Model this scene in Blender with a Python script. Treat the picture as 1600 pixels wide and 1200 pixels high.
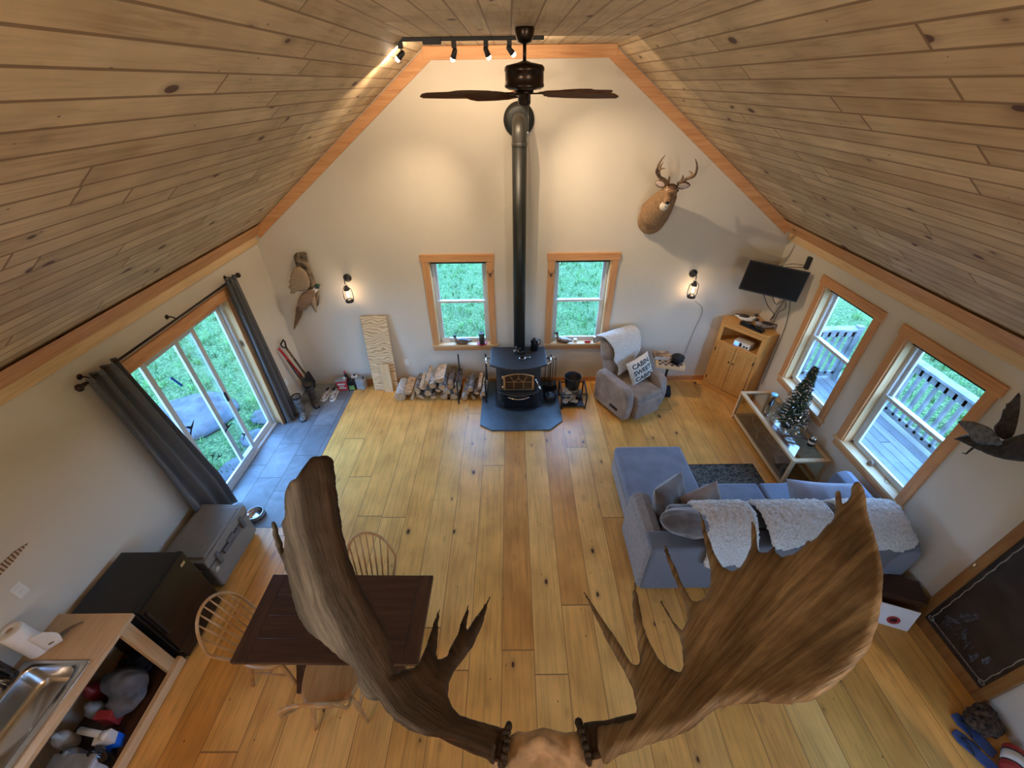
import bpy, bmesh, math, random
from mathutils import Vector, Matrix, noise as mnoise, geometry as mgeo
from mathutils.bvhtree import BVHTree
random.seed(7)
PI = math.pi
for o in list(bpy.data.objects): bpy.data.objects.remove(o)
SC = bpy.context.scene
COL = SC.collection
R = math.radians
# ------------------------------------------------------------------ camera
CAMY, CAMZ, FPX = -5.6, 4.07, 640.0
PIT, YAW, ROL = R(36.35), R(-.15), R(-.76)
fw = Vector((math.sin(YAW)*math.cos(PIT), math.cos(YAW)*math.cos(PIT), -math.sin(PIT)))
rt = Vector((math.cos(YAW), -math.sin(YAW), 0)); upv = rt.cross(fw)
rt2 = rt*math.cos(ROL)+upv*math.sin(ROL); up2 = -rt*math.sin(ROL)+upv*math.cos(ROL)
CP = Vector((0, CAMY, CAMZ))
cam = bpy.data.cameras.new('camera'); camo = bpy.data.objects.new('camera', cam); COL.objects.link(camo)
m3 = Matrix((rt2, up2, -fw)).transposed()
camo.matrix_world = Matrix.Translation(CP) @ m3.to_4x4()
cam.sensor_fit = 'HORIZONTAL'; cam.sensor_width = 36; cam.lens = 36*FPX/1600; cam.clip_start = .02; cam.clip_end = 300
SC.camera = camo
# ------------------------------------------------------------------ light and exposure
vs = SC.view_settings
vs.view_transform = 'Standard'; vs.look = 'None'; vs.gamma = 1; vs.exposure = 0.62; vs.use_curve_mapping = False
W = bpy.data.worlds.new('sky'); SC.world = W; W.use_nodes = True
wn = W.node_tree.nodes; wl = W.node_tree.links
bg = wn['Background']
gr = wn.new('ShaderNodeTexGradient'); tc = wn.new('ShaderNodeTexCoord'); sx = wn.new('ShaderNodeSeparateXYZ'); mr = wn.new('ShaderNodeMapRange'); mx = wn.new('ShaderNodeMix'); mx.data_type = 'RGBA'
wl.new(tc.outputs['Generated'], sx.inputs[0]); wl.new(sx.outputs[2], mr.inputs[0]); mr.inputs[1].default_value = -.1; mr.inputs[2].default_value = .9
wl.new(mr.outputs[0], mx.inputs[0]); mx.inputs[6].default_value = (.34, .62, 1, 1); mx.inputs[7].default_value = (.17, .44, 1, 1)
wl.new(mx.outputs[2], bg.inputs[0]); bg.inputs[1].default_value = 11
SC.cycles.max_bounces = 7; SC.cycles.diffuse_bounces = 5; SC.cycles.glossy_bounces = 3; SC.cycles.transparent_max_bounces = 12
SC.cycles.transmission_bounces = 4; SC.cycles.caustics_reflective = False; SC.cycles.caustics_refractive = False
SC.cycles.sample_clamp_indirect = 6
def light(kind, name, loc, energy, color, aim=None, **k):
    l = bpy.data.lights.new(name, kind); l.energy = energy; l.color = color
    for a, b in k.items(): setattr(l, a, b)
    o = bpy.data.objects.new(name, l); COL.objects.link(o); o.location = loc
    if aim is not None: o.rotation_euler = (Vector(aim)-Vector(loc)).to_track_quat('-Z', 'Y').to_euler()
    return o
def portal(name, loc, rot, sx_, sy_):
    o = light('AREA', name, loc, 1, (1, 1, 1), shape='RECTANGLE', size=sx_, size_y=sy_)
    o.rotation_euler = rot; o.data.cycles.is_portal = True; return o
WARM = (1, .76, .52)
YN_ = -8.0
light('SUN', 'sun', (6, -18, 9), .5, (1, .80, .55), aim=(6-.35, -18+1.0, 9-.62), angle=R(1.5))
# light from sky through the openings (portals only guide the sampling)
portal('portal_slider', (-3.64, -1.78, 1.05), (0, -PI/2, 0), 2.1, 1.75)
portal('portal_back_a', (-.75, .16, 1.43), (-PI/2, 0, 0), .8, 1.3)
portal('portal_back_b', (1.0, .16, 1.43), (-PI/2, 0, 0), .8, 1.3)
portal('portal_right_a', (3.93, -1.38, 1.43), (0, PI/2, 0), 1.3, .8)
portal('portal_right_b', (3.93, -2.6, 1.43), (0, PI/2, 0), 1.3, .8)
portal('portal_near', (2.1, YN_-.1, 1.45), (PI/2, 0, 0), 1.0, 1.1)
portal('portal_kitchen', (-3.5, -5.75, 1.6), (0, -PI/2, 0), .9, .8)
# added unseen fill lights: two spots brightening the ceiling, one point under the loft
for x in (-2.0, 2.2): light('SPOT', 'ceiling_fill_light', (x, -6.9, 3.45), 175, (1, .84, .64), aim=(x*.75, -5.4, 5), spot_size=R(165), spot_blend=.9, shadow_soft_size=.12)
light('POINT', 'floor_fill_light', (-2.2, -6.1, 2.0), 18, (1, .80, .60), shadow_soft_size=.2)

# ------------------------------------------------------------------ pixel helpers (pixels become points on real planes)
def ray(u, v): return rt2*((u-800)/FPX)+up2*((600-v)/FPX)+fw
def onx(u, v, x): d = ray(u, v); return CP+d*((x-CP.x)/d.x)
def ony(u, v, y): d = ray(u, v); return CP+d*((y-CP.y)/d.y)
def onz(u, v, z): d = ray(u, v); return CP+d*((z-CP.z)/d.z)
def atd(u, v, dep): return CP+ray(u, v)*dep

# ------------------------------------------------------------------ materials
MT = {}
class NT:
    def __init__(s, name):
        s.m = bpy.data.materials.new(name); s.m.use_nodes = True; s.t = s.m.node_tree; s.n = s.t.nodes; s.l = s.t.links
        s.b = s.n['Principled BSDF']; s.out = s.n['Material Output']
    def node(s, ty, **k):
        n = s.n.new('ShaderNode'+ty)
        for a, b in k.items(): setattr(n, a, b)
        return n
    def set(s, inp, v):
        if hasattr(v, 'default_value') or isinstance(v, bpy.types.NodeSocket): s.l.new(v, inp)
        else: inp.default_value = v
    def math(s, op, a, b=0.0, c=None):
        n = s.node('Math', operation=op); s.set(n.inputs[0], a); s.set(n.inputs[1], b)
        if c is not None: s.set(n.inputs[2], c)
        return n.outputs[0]
    def coord(s, w='Object'): return s.node('TexCoord').outputs[w]
    def scale(s, vec, sc):
        n = s.node('Mapping'); s.l.new(vec, n.inputs[0]); n.inputs['Scale'].default_value = sc; return n.outputs[0]
    def noise(s, vec, sc, det=3, rough=.5, dist=0):
        n = s.node('TexNoise'); s.l.new(vec, n.inputs['Vector']); n.inputs['Scale'].default_value = sc
        n.inputs['Detail'].default_value = det; n.inputs['Roughness'].default_value = rough; n.inputs['Distortion'].default_value = dist
        return n.outputs[0]
    def ramp(s, f, stops, interp='LINEAR'):
        n = s.node('ValToRGB'); s.l.new(f, n.inputs[0]); cr = n.color_ramp; cr.interpolation = interp
        while len(cr.elements) < len(stops): cr.elements.new(.5)
        for e, (p, c) in zip(cr.elements, stops):
            e.position = p; e.color = (*c, 1) if len(c) == 3 else c
        return n.outputs[0]
    def mix(s, f, a, b, mode='MIX'):
        n = s.node('Mix', data_type='RGBA', blend_type=mode)
        s.set(n.inputs[0], f)
        for i, v in ((6, a), (7, b)):
            if isinstance(v, tuple): n.inputs[i].default_value = (*v, 1) if len(v) == 3 else v
            else: s.l.new(v, n.inputs[i])
        return n.outputs[2]
    def bump(s, h, st=.3, dist=.01):
        n = s.node('Bump'); s.l.new(h, n.inputs['Height']); n.inputs['Strength'].default_value = st; n.inputs['Distance'].default_value = dist
        s.l.new(n.outputs[0], s.b.inputs['Normal'])
    def fin(s, col=None, rough=.6, metal=0, spec=.5):
        if col is not None:
            if isinstance(col, tuple): s.b.inputs['Base Color'].default_value = (*col, 1)
            else: s.l.new(col, s.b.inputs['Base Color'])
        s.set(s.b.inputs['Roughness'], rough); s.b.inputs['Metallic'].default_value = metal
        s.b.inputs['Specular IOR Level'].default_value = spec
        return s.m
def plain(name, col, rough=.6, metal=0, var=.12, sc=14, bump=.15, spec=.5, bsc=None):
    t = NT(name); c = t.coord(); f = t.noise(c, sc, 4)
    d = tuple(max(0, x*(1-var*1.6)) for x in col); l = tuple(min(1, x*(1+var)) for x in col)
    t.fin(t.ramp(f, [(.3, d), (.7, l)]), rough, metal, spec)
    if bump: t.bump(t.noise(c, bsc or sc*4, 3), bump, .004)
    MT[name] = t.m; return t.m
def emit(name, col, st):
    t = NT(name); e = t.node('Emission'); e.inputs[0].default_value = (*col, 1); e.inputs[1].default_value = st
    t.l.new(e.outputs[0], t.out.inputs[0]); MT[name] = t.m; return t.m
def glass(name, tint=(1, 1, 1), refl=.08, rough=.02):
    t = NT(name); a = t.node('BsdfTransparent'); a.inputs[0].default_value = (*tint, 1); g = t.node('BsdfGlossy'); g.inputs['Roughness'].default_value = rough
    lw = t.node('LayerWeight'); lw.inputs[0].default_value = .5
    mxs = t.node('MixShader'); t.l.new(t.math('MINIMUM', t.math('ADD', t.math('MULTIPLY', t.math('POWER', lw.outputs['Facing'], 5), .9), refl), 1), mxs.inputs[0]); t.l.new(a.outputs[0], mxs.inputs[1]); t.l.new(g.outputs[0], mxs.inputs[2])
    t.l.new(mxs.outputs[0], t.out.inputs[0]); MT[name] = t.m; return t.m
def planks(name, w, L, pal, kcol, seamcol, rough, ux=1.0, kd=1.0, ks=1.0, seam=.022, cross=False, spec=.4, bump=.25, ph=0.0):
    """boards running along y; ux stretches x so that boards keep their width on a slope"""
    t = NT(name); c = t.coord(); s = t.node('SeparateXYZ'); t.l.new(c, s.inputs[0])
    U = t.math('MULTIPLY', s.outputs[1 if cross else 0], ux); V = s.outputs[0 if cross else 1]
    uw = t.math('DIVIDE', t.math('SUBTRACT', U, ph), w); row = t.math('FLOOR', uw); fr = t.math('FRACT', uw)
    wn1 = t.node('TexWhiteNoise', noise_dimensions='1D'); t.l.new(row, wn1.inputs['W'])
    vo = t.math('ADD', t.math('DIVIDE', V, L), t.math('MULTIPLY', wn1.outputs[0], 7.3)); seg = t.math('FLOOR', vo); fs = t.math('FRACT', vo)
    idn = t.math('ADD', t.math('MULTIPLY', row, 13.7), t.math('MULTIPLY', seg, 3.1))
    wn2 = t.node('TexWhiteNoise', noise_dimensions='1D'); t.l.new(idn, wn2.inputs['W'])
    rnd = wn2.outputs[0]
    base = t.ramp(rnd, [(i/(len(pal)-1), p) for i, p in enumerate(pal)])
    cmb = t.node('CombineXYZ'); t.l.new(U, cmb.inputs[0]); t.l.new(V, cmb.inputs[1]); t.l.new(t.math('MULTIPLY', rnd, 37), cmb.inputs[2])
    g1 = t.noise(t.scale(cmb.outputs[0], (22, 1.3, 1)), 1.6, 4, .6, .6)
    col = t.mix(1, base, t.ramp(g1, [(.25, (.72, .68, .62)), (.5, (1, 1, 1)), (.75, (1.12, 1.1, 1.06))]), 'MULTIPLY')
    g2 = t.noise(t.scale(cmb.outputs[0], (1.5, 1.2, 1)), 2.2, 2)
    col = t.mix(1, col, t.ramp(g2, [(.3, (.80, .76, .70)), (.7, (1.1, 1.1, 1.08))]), 'MULTIPLY')
    # knots: sparse ellipses with soft halos
    vo1 = t.node('TexVoronoi', feature='F1', distance='EUCLIDEAN'); t.l.new(t.scale(cmb.outputs[0], (4.2*kd, 2.3*kd, 1)), vo1.inputs['Vector']); vo1.inputs['Scale'].default_value = 1
    gate = t.node('SeparateColor'); t.l.new(vo1.outputs['Color'], gate.inputs[0])
    rad = t.math('MULTIPLY', t.math('MAXIMUM', t.math('SUBTRACT', gate.outputs[0], .25), 0), .135*ks)
    kd_ = t.math('SUBTRACT', vo1.outputs['Distance'], rad)
    kf = t.node('MapRange'); t.l.new(kd_, kf.inputs[0]); kf.inputs[1].default_value = .02; kf.inputs[2].default_value = -.005
    halo = t.node('MapRange'); t.l.new(kd_, halo.inputs[0]); halo.inputs[1].default_value = .16; halo.inputs[2].default_value = 0; halo.inputs[4].default_value = .35
    on = t.math('GREATER_THAN', gate.outputs[0], .34)
    col = t.mix(t.math('MULTIPLY', halo.outputs[0], on), col, tuple(x*.9+y*.1 for x, y in zip(kcol, pal[0])))
    col = t.mix(t.math('MULTIPLY', kf.outputs[0], on), col, kcol)
    # a second, finer population of pin knots
    vo2 = t.node('TexVoronoi', feature='F1'); t.l.new(t.scale(cmb.outputs[0], (9*kd, 6*kd, 1)), vo2.inputs['Vector']); vo2.inputs['Scale'].default_value = 1
    g3 = t.node('SeparateColor'); t.l.new(vo2.outputs['Color'], g3.inputs[0])
    pk = t.math('MULTIPLY', t.math('LESS_THAN', vo2.outputs['Distance'], .07), t.math('GREATER_THAN', g3.outputs[1], .62))
    col = t.mix(t.math('MULTIPLY', pk, .75), col, kcol)
    e1 = t.math('LESS_THAN', t.math('MINIMUM', fr, t.math('SUBTRACT', 1, fr)), seam)
    e2 = t.math('LESS_THAN', t.math('MINIMUM', fs, t.math('SUBTRACT', 1, fs)), .0022*.2/w)
    e = t.math('MAXIMUM', e1, e2)
    col = t.mix(t.math('MULTIPLY', e, .85), col, seamcol)
    h = t.math('SUBTRACT', t.math('MULTIPLY', g1, .25), e)
    t.fin(col, rough, 0, spec); t.bump(h, bump, .004); MT[name] = t.m; return t.m
def pine(name, axis, pal, kcol=(.13, .05, .02), rough=.5, kd=1.0, gs=1.0, spec=.4):
    t = NT(name); c = t.coord()
    sc = [14*gs]*3; sc[axis] = 1.0*gs
    g = t.noise(t.scale(c, tuple(sc)), 2.0, 4, .6, .5)
    base = t.ramp(g, [(.25, pal[0]), (.5, pal[1]), (.78, pal[2])])
    k = [3.4*kd]*3; k[axis] = 1.7*kd
    v = t.node('TexVoronoi', feature='F1'); t.l.new(t.scale(c, tuple(k)), v.inputs['Vector']); v.inputs['Scale'].default_value = 1
    sp = t.node('SeparateColor'); t.l.new(v.outputs['Color'], sp.inputs[0])
    r = t.math('SUBTRACT', v.outputs['Distance'], t.math('MULTIPLY', sp.outputs[0], .09))
    mp = t.node('MapRange'); t.l.new(r, mp.inputs[0]); mp.inputs[1].default_value = .06; mp.inputs[2].default_value = 0
    col = t.mix(t.math('MULTIPLY', mp.outputs[0], t.math('GREATER_THAN', sp.outputs[1], .35)), base, kcol)
    t.fin(col, rough, 0, spec); t.bump(g, .12, .003); MT[name] = t.m; return t.m

planks('floor_pine', .285, 3.4, [(.78, .42, .11), (.72, .35, .08), (.84, .49, .15), (.75, .395, .095), (.81, .45, .13), (.62, .28, .06)], (.085, .028, .014), (.22, .11, .04), .34, kd=1.4, ks=1.05, seam=.011, spec=.45, bump=.12, ph=.16)
CE = [(.55, .42, .27), (.62, .49, .32), (.50, .37, .225), (.59, .46, .30), (.64, .51, .335), (.47, .34, .20)]
planks('ceiling_pine', .126, 2.1, CE, (.10, .045, .035), (.20, .115, .06), .62, ux=1.242, kd=1.45, ks=1.6, seam=.05, ph=-1.452)
planks('ceiling_pine_flat', .165, 2.1, CE, (.10, .045, .035), (.20, .115, .06), .62, ux=1.0, kd=1.4, ks=1.6, seam=.035, ph=.017)
TRIM = [(.46, .20, .075), (.60, .30, .125), (.67, .37, .17)]
for i, a in enumerate('xyz'): pine('trim_pine_'+a, i, TRIM)
PALE = [(.56, .36, .17), (.68, .47, .25), (.74, .53, .31)]
for i, a in enumerate('xyz'): pine('pale_pine_'+a, i, PALE)
HONEY = [(.50, .24, .065), (.62, .33, .10), (.70, .40, .14)]
for i, a in enumerate('xyz'): pine('honey_pine_'+a, i, HONEY, rough=.35)
DARKW = [(.030, .014, .008), (.055, .026, .014), (.085, .042, .022)]
for i, a in enumerate('xyz'): pine('dark_wood_'+a, i, DARKW, (.02, .008, .004), .32, kd=.8)
OAK = [(.36, .17, .055), (.50, .26, .09), (.58, .33, .13)]
for i, a in enumerate('xyz'): pine('oak_'+a, i, OAK, (.3, .13, .04), .3)
t = NT('wall_paint'); c = t.coord(); t.fin(t.ramp(t.noise(c, 1.5, 3), [(.3, (.61, .555, .465)), (.7, (.65, .595, .50))]), .9, 0, .2); t.bump(t.noise(c, 130, 3), .25, .003); MT['wall_paint'] = t.m
t = NT('slate_tile'); c = t.coord(); s = t.node('SeparateXYZ'); t.l.new(c, s.inputs[0])
ty = t.math('DIVIDE', t.math('ADD', s.outputs[0], 3.6), .305); rw = t.math('FLOOR', ty); fx = t.math('FRACT', ty)
tv = t.math('ADD', t.math('DIVIDE', s.outputs[1], .61), t.math('MULTIPLY', rw, .36)); fy = t.math('FRACT', tv)
ex = t.math('LESS_THAN', t.math('MINIMUM', fx, t.math('SUBTRACT', 1, fx)), .012); ey = t.math('LESS_THAN', t.math('MINIMUM', fy, t.math('SUBTRACT', 1, fy)), .006)
wnn = t.node('TexWhiteNoise', noise_dimensions='2D'); cb = t.node('CombineXYZ'); t.l.new(rw, cb.inputs[0]); t.l.new(t.math('FLOOR', tv), cb.inputs[1]); t.l.new(cb.outputs[0], wnn.inputs['Vector'])
n1 = t.noise(c, 3.5, 5, .6, 1.2)
cc = t.mix(1, t.ramp(n1, [(.3, (.12, .135, .15)), (.7, (.20, .225, .25))]), t.ramp(wnn.outputs[0], [(0, (.85, .85, .85)), (1, (1.15, 1.15, 1.15))]), 'MULTIPLY')
em = t.math('MAXIMUM', ex, ey); cc = t.mix(em, cc, (.05, .05, .05)); t.fin(cc, .48, 0, .5); t.bump(t.math('SUBTRACT', n1, em), .3, .004); MT['slate_tile'] = t.m
t = NT('lawn_grass'); c = t.coord(); a = t.noise(c, 1.6, 4); b = t.noise(c, 30, 6, .8)
col = t.mix(t.ramp(b, [(.4, (0, 0, 0)), (.62, (1, 1, 1))]), t.ramp(a, [(.3, (.018, .075, .022)), (.55, (.035, .12, .026)), (.75, (.08, .14, .045))]), (.20, .26, .11))
col = t.mix(1, col, t.ramp(t.noise(c, 15, 5, .8), [(.35, (.4, .5, .5)), (.65, (1.3, 1.3, 1.35))]), 'MULTIPLY'); t.fin(col, .9, 0, .1); t.bump(b, 1.0, .05); MT['lawn_grass'] = t.m
plain('vinyl', (.58, .60, .60), .35, var=.02, bump=0); plain('black_metal', (.012, .012, .014), .45, var=.2, bump=.05); plain('cast_iron', (.028, .030, .032), .5, .3, var=.15, bump=.2, sc=30)
plain('bronze', (.055, .036, .028), .3, .85, bump=0); plain('steel', (.62, .63, .65), .22, 1, var=.04, bump=0); plain('chrome', (.8, .8, .8), .1, 1, var=.02, bump=0)
plain('grey_curtain', (.085, .085, .09), .9, bump=.3, bsc=200); plain('black_fabric', (.015, .015, .017), .9); plain('white_plastic', (.75, .74, .70), .4, var=.02, bump=0)
glass('window_glass', (.97, .99, 1), .04); glass('case_glass', (.88, .92, .90), .12)
plain('black_gloss', (.006, .006, .008), .12, var=.1, bump=0)

# ------------------------------------------------------------------ mesh building
class MB:
    def __init__(s): s.v = []; s.f = []; s.sm = []
    def add(s, vs_, fs_, M=None, smooth=False):
        n = len(s.v)
        s.v += [tuple(M @ Vector(p)) if M is not None else tuple(p) for p in vs_]
        for q in fs_: s.f.append(tuple(i+n for i in q)); s.sm.append(smooth)
        return s
    def box(s, x0, x1, y0, y1, z0, z1, M=None):
        x0, x1 = min(x0, x1), max(x0, x1); y0, y1 = min(y0, y1), max(y0, y1); z0, z1 = min(z0, z1), max(z0, z1)
        V = [(x, y, z) for x in (x0, x1) for y in (y0, y1) for z in (z0, z1)]
        return s.add(V, [(0, 1, 3, 2), (4, 6, 7, 5), (0, 4, 5, 1), (2, 3, 7, 6), (0, 2, 6, 4), (1, 5, 7, 3)], M)
    def cbox(s, c, d, M=None): return s.box(c[0]-d[0]/2, c[0]+d[0]/2, c[1]-d[1]/2, c[1]+d[1]/2, c[2]-d[2]/2, c[2]+d[2]/2, M)
    def hexa(s, P): return s.add(P, [(0, 3, 2, 1), (4, 5, 6, 7), (0, 1, 5, 4), (1, 2, 6, 5), (2, 3, 7, 6), (3, 0, 4, 7)])
    def bar(s, a, b, w, h, up=(0, 0, 1)):
        a, b = Vector(a), Vector(b); d = (b-a).normalized(); u = Vector(up)
        if abs(d.dot(u)) > .98: u = Vector((0, 1, 0))
        r = d.cross(u).normalized(); u = r.cross(d)
        q = [r*(-w/2)-u*(h/2), r*(w/2)-u*(h/2), r*(w/2)+u*(h/2), r*(-w/2)+u*(h/2)]
        return s.hexa([tuple(a+k) for k in q]+[tuple(b+k) for k in q])
    def prism(s, pts, d, M=None, smooth=False):
        """pts: 3D polygon, d: extrusion vector"""
        n = len(pts); d = Vector(d); P = [Vector(p) for p in pts]
        V = [tuple(p) for p in P]+[tuple(p+d) for p in P]
        return s.add(V, [tuple(range(n-1, -1, -1)), tuple(range(n, 2*n))]+[(i, (i+1) % n, n+(i+1) % n, n+i) for i in range(n)], M, smooth)
    def tube(s, pts, rad, n=10, cap=True, M=None, flat=1.0):
        P = [Vector(p) for p in pts]; m = len(P)
        if not isinstance(rad, (list, tuple)): rad = [rad]*m
        V = []; F = []; prev = None
        for i, p in enumerate(P):
            d = (P[min(i+1, m-1)]-P[max(i-1, 0)])
            d = d.normalized() if d.length > 1e-9 else Vector((0, 0, 1))
            if prev is None: a = d.cross(Vector((0, 0, 1)) if abs(d.z) < .9 else Vector((0, 1, 0))).normalized()
            else:
                a = prev-d*prev.dot(d); a = a.normalized() if a.length > 1e-6 else d.orthogonal().normalized()
            prev = a; b = d.cross(a)
            for k in range(n):
                an = 2*PI*k/n; V.append(p+a*(math.cos(an)*rad[i])+b*(math.sin(an)*rad[i]*flat))
        for i in range(m-1):
            for k in range(n): F.append((i*n+k, i*n+(k+1) % n, (i+1)*n+(k+1) % n, (i+1)*n+k))
        if cap: F += [tuple(range(n-1, -1, -1)), tuple((m-1)*n+k for k in range(n))]
        return s.add([tuple(v) for v in V], F, M, True)
    def cyl(s, a, b, r, r2=None, n=20): return s.tube([a, b], [r, r if r2 is None else r2], n)
    def lathe(s, prof, c=(0, 0, 0), n=24, M=None, smooth=True):
        V = []; F = []
        for r, z in prof:
            for k in range(n): V.append((c[0]+r*math.cos(2*PI*k/n), c[1]+r*math.sin(2*PI*k/n), c[2]+z))
        for i in range(len(prof)-1):
            for k in range(n): F.append((i*n+k, i*n+(k+1) % n, (i+1)*n+(k+1) % n, (i+1)*n+k))
        if prof[0][0] > 1e-5: F.append(tuple(range(n-1, -1, -1)))
        if prof[-1][0] > 1e-5: F.append(tuple((len(prof)-1)*n+k for k in range(n)))
        return s.add(V, F, M, smooth)
    def ball(s, c, r, n=16, m=10, M=None):
        if not isinstance(r, (list, tuple)): r = (r, r, r)
        V = []; F = []
        for i in range(m+1):
            t_ = PI*i/m
            for k in range(n): V.append((c[0]+r[0]*math.sin(t_)*math.cos(2*PI*k/n), c[1]+r[1]*math.sin(t_)*math.sin(2*PI*k/n), c[2]+r[2]*math.cos(t_)))
        for i in range(m):
            for k in range(n): F.append((i*n+k, (i+1)*n+k, (i+1)*n+(k+1) % n, i*n+(k+1) % n))
        return s.add(V, F, M, True)
    def grid(s, fn, nu, nv, M=None):
        V = [fn(i/nu, j/nv) for j in range(nv+1) for i in range(nu+1)]
        return s.add(V, [(j*(nu+1)+i, j*(nu+1)+i+1, (j+1)*(nu+1)+i+1, (j+1)*(nu+1)+i) for j in range(nv) for i in range(nu)], M, True)
    def cushion(s, w, h, t_, M=None, n=20, wr=.010):
        """pillow lying in local xy: plump middle, pinched corners, slight wrinkles"""
        def P(a, b, sg):
            x = a*2-1; y = b*2-1
            e = max(0, (1-x**2)*(1-y**2))**.5; e = e*(1.25-.25*e)
            px = x*w/2*(1-.07*(1-abs(y)**1.5)*abs(x)**3); py = y*h/2*(1-.07*(1-abs(x)**1.5)*abs(y)**3)
            q = mnoise.noise(Vector((px*9, py*9, sg*2+w)))+.5*mnoise.noise(Vector((px*22+y*2, py*14, sg+w)))
            return (px, py, sg*t_/2*e+wr*q*e)
        s.grid(lambda a, b: P(a, b, 1), n, n, M)
        k = MB().grid(lambda a, b: P(a, b, -1), n, n); return s.add(k.v, [q[::-1] for q in k.f], M, True)
    def build(s, name, mat, parent=None, bevel=0, seg=2, weld=False, sub=0):
        me = bpy.data.meshes.new(name); me.from_pydata(s.v, [], s.f); me.polygons.foreach_set('use_smooth', s.sm)
        if weld or True:
            bm = bmesh.new(); bm.from_mesh(me)
            if weld: bmesh.ops.remove_doubles(bm, verts=bm.verts, dist=1e-5)
            bmesh.ops.recalc_face_normals(bm, faces=bm.faces); bm.to_mesh(me); bm.free()
        me.materials.append(MT[mat] if isinstance(mat, str) else mat)
        o = bpy.data.objects.new(name, me); COL.objects.link(o)
        if parent: o.parent = parent
        if bevel:
            b = o.modifiers.new('bevel', 'BEVEL'); b.width = bevel; b.segments = seg; b.limit_method = 'ANGLE'; b.angle_limit = R(35)
        if sub:
            b = o.modifiers.new('subdivision', 'SUBSURF'); b.levels = sub; b.render_levels = sub
        return o
def thing(name, label, cat, loc=(0, 0, 0), rz=0, group=None, rot=None):
    o = bpy.data.objects.new(name, None); COL.objects.link(o); o.location = loc; o.rotation_euler = rot if rot else (0, 0, rz)
    o.empty_display_size = .1; o['label'] = label; o['category'] = cat
    if group: o['group'] = group
    return o
def tag(o, label, cat, group=None, kind=None):
    o['label'] = label; o['category'] = cat
    if group: o['group'] = group
    if kind: o['kind'] = kind
    return o
def struct(o): o['kind'] = 'structure'; return o
def sroot(name, loc=(0, 0, 0)):
    o = bpy.data.objects.new(name, None); COL.objects.link(o); o.location = loc; o['kind'] = 'structure'; return o
def dup(root, loc=None, rot=None, label=None):
    r = root.copy(); COL.objects.link(r)
    if loc is not None: r.location = loc
    if rot is not None: r.rotation_euler = rot
    if label: r['label'] = label
    for ch in list(root.children):
        c_ = ch.copy(); COL.objects.link(c_); c_.parent = r
        for g in list(ch.children):
            d = g.copy(); COL.objects.link(d); d.parent = c_
    return r
def mod_apply(o):
    dg = bpy.context.evaluated_depsgraph_get(); dg.update(); me = bpy.data.meshes.new_from_object(o.evaluated_get(dg)); o.modifiers.clear(); o.data = me; return o
def blob(name, mb, mat, parent=None, voxel=.01, smooth=6, fn=None):
    """fuse overlapping pieces into one continuous skin"""
    o = mb.build(name, mat); md = o.modifiers.new('r', 'REMESH'); md.mode = 'VOXEL'; md.voxel_size = voxel; md.use_smooth_shade = True
    if smooth: sm = o.modifiers.new('s', 'SMOOTH'); sm.iterations = smooth; sm.factor = .5
    mod_apply(o)
    if fn:
        for v in o.data.vertices: v.co = fn(v.co)
    o.data.materials.clear(); o.data.materials.append(MT[mat] if isinstance(mat, str) else mat)
    for p in o.data.polygons: p.use_smooth = True
    if parent: o.parent = parent
    return o
def smooth_path(P, k=5):
    P = [Vector(p) for p in P]; out = []
    for i in range(len(P)-1):
        p0, p1, p2, p3 = P[max(i-1, 0)], P[i], P[i+1], P[min(i+2, len(P)-1)]
        for j in range(k):
            t_ = j/k
            out.append(.5*((2*p1)+(p2-p0)*t_+(2*p0-5*p1+4*p2-p3)*t_*t_+(3*p1-p0-3*p2+p3)*t_**3))
    out.append(P[-1]); return out
def lerp_list(vals, n):
    m = len(vals)-1; return [vals[min(int(i/(n-1)*m), m-1)]*(1-(i/(n-1)*m-min(int(i/(n-1)*m), m-1)))+vals[min(int(i/(n-1)*m), m-1)+1]*(i/(n-1)*m-min(int(i/(n-1)*m), m-1)) for i in range(n)]
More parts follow.
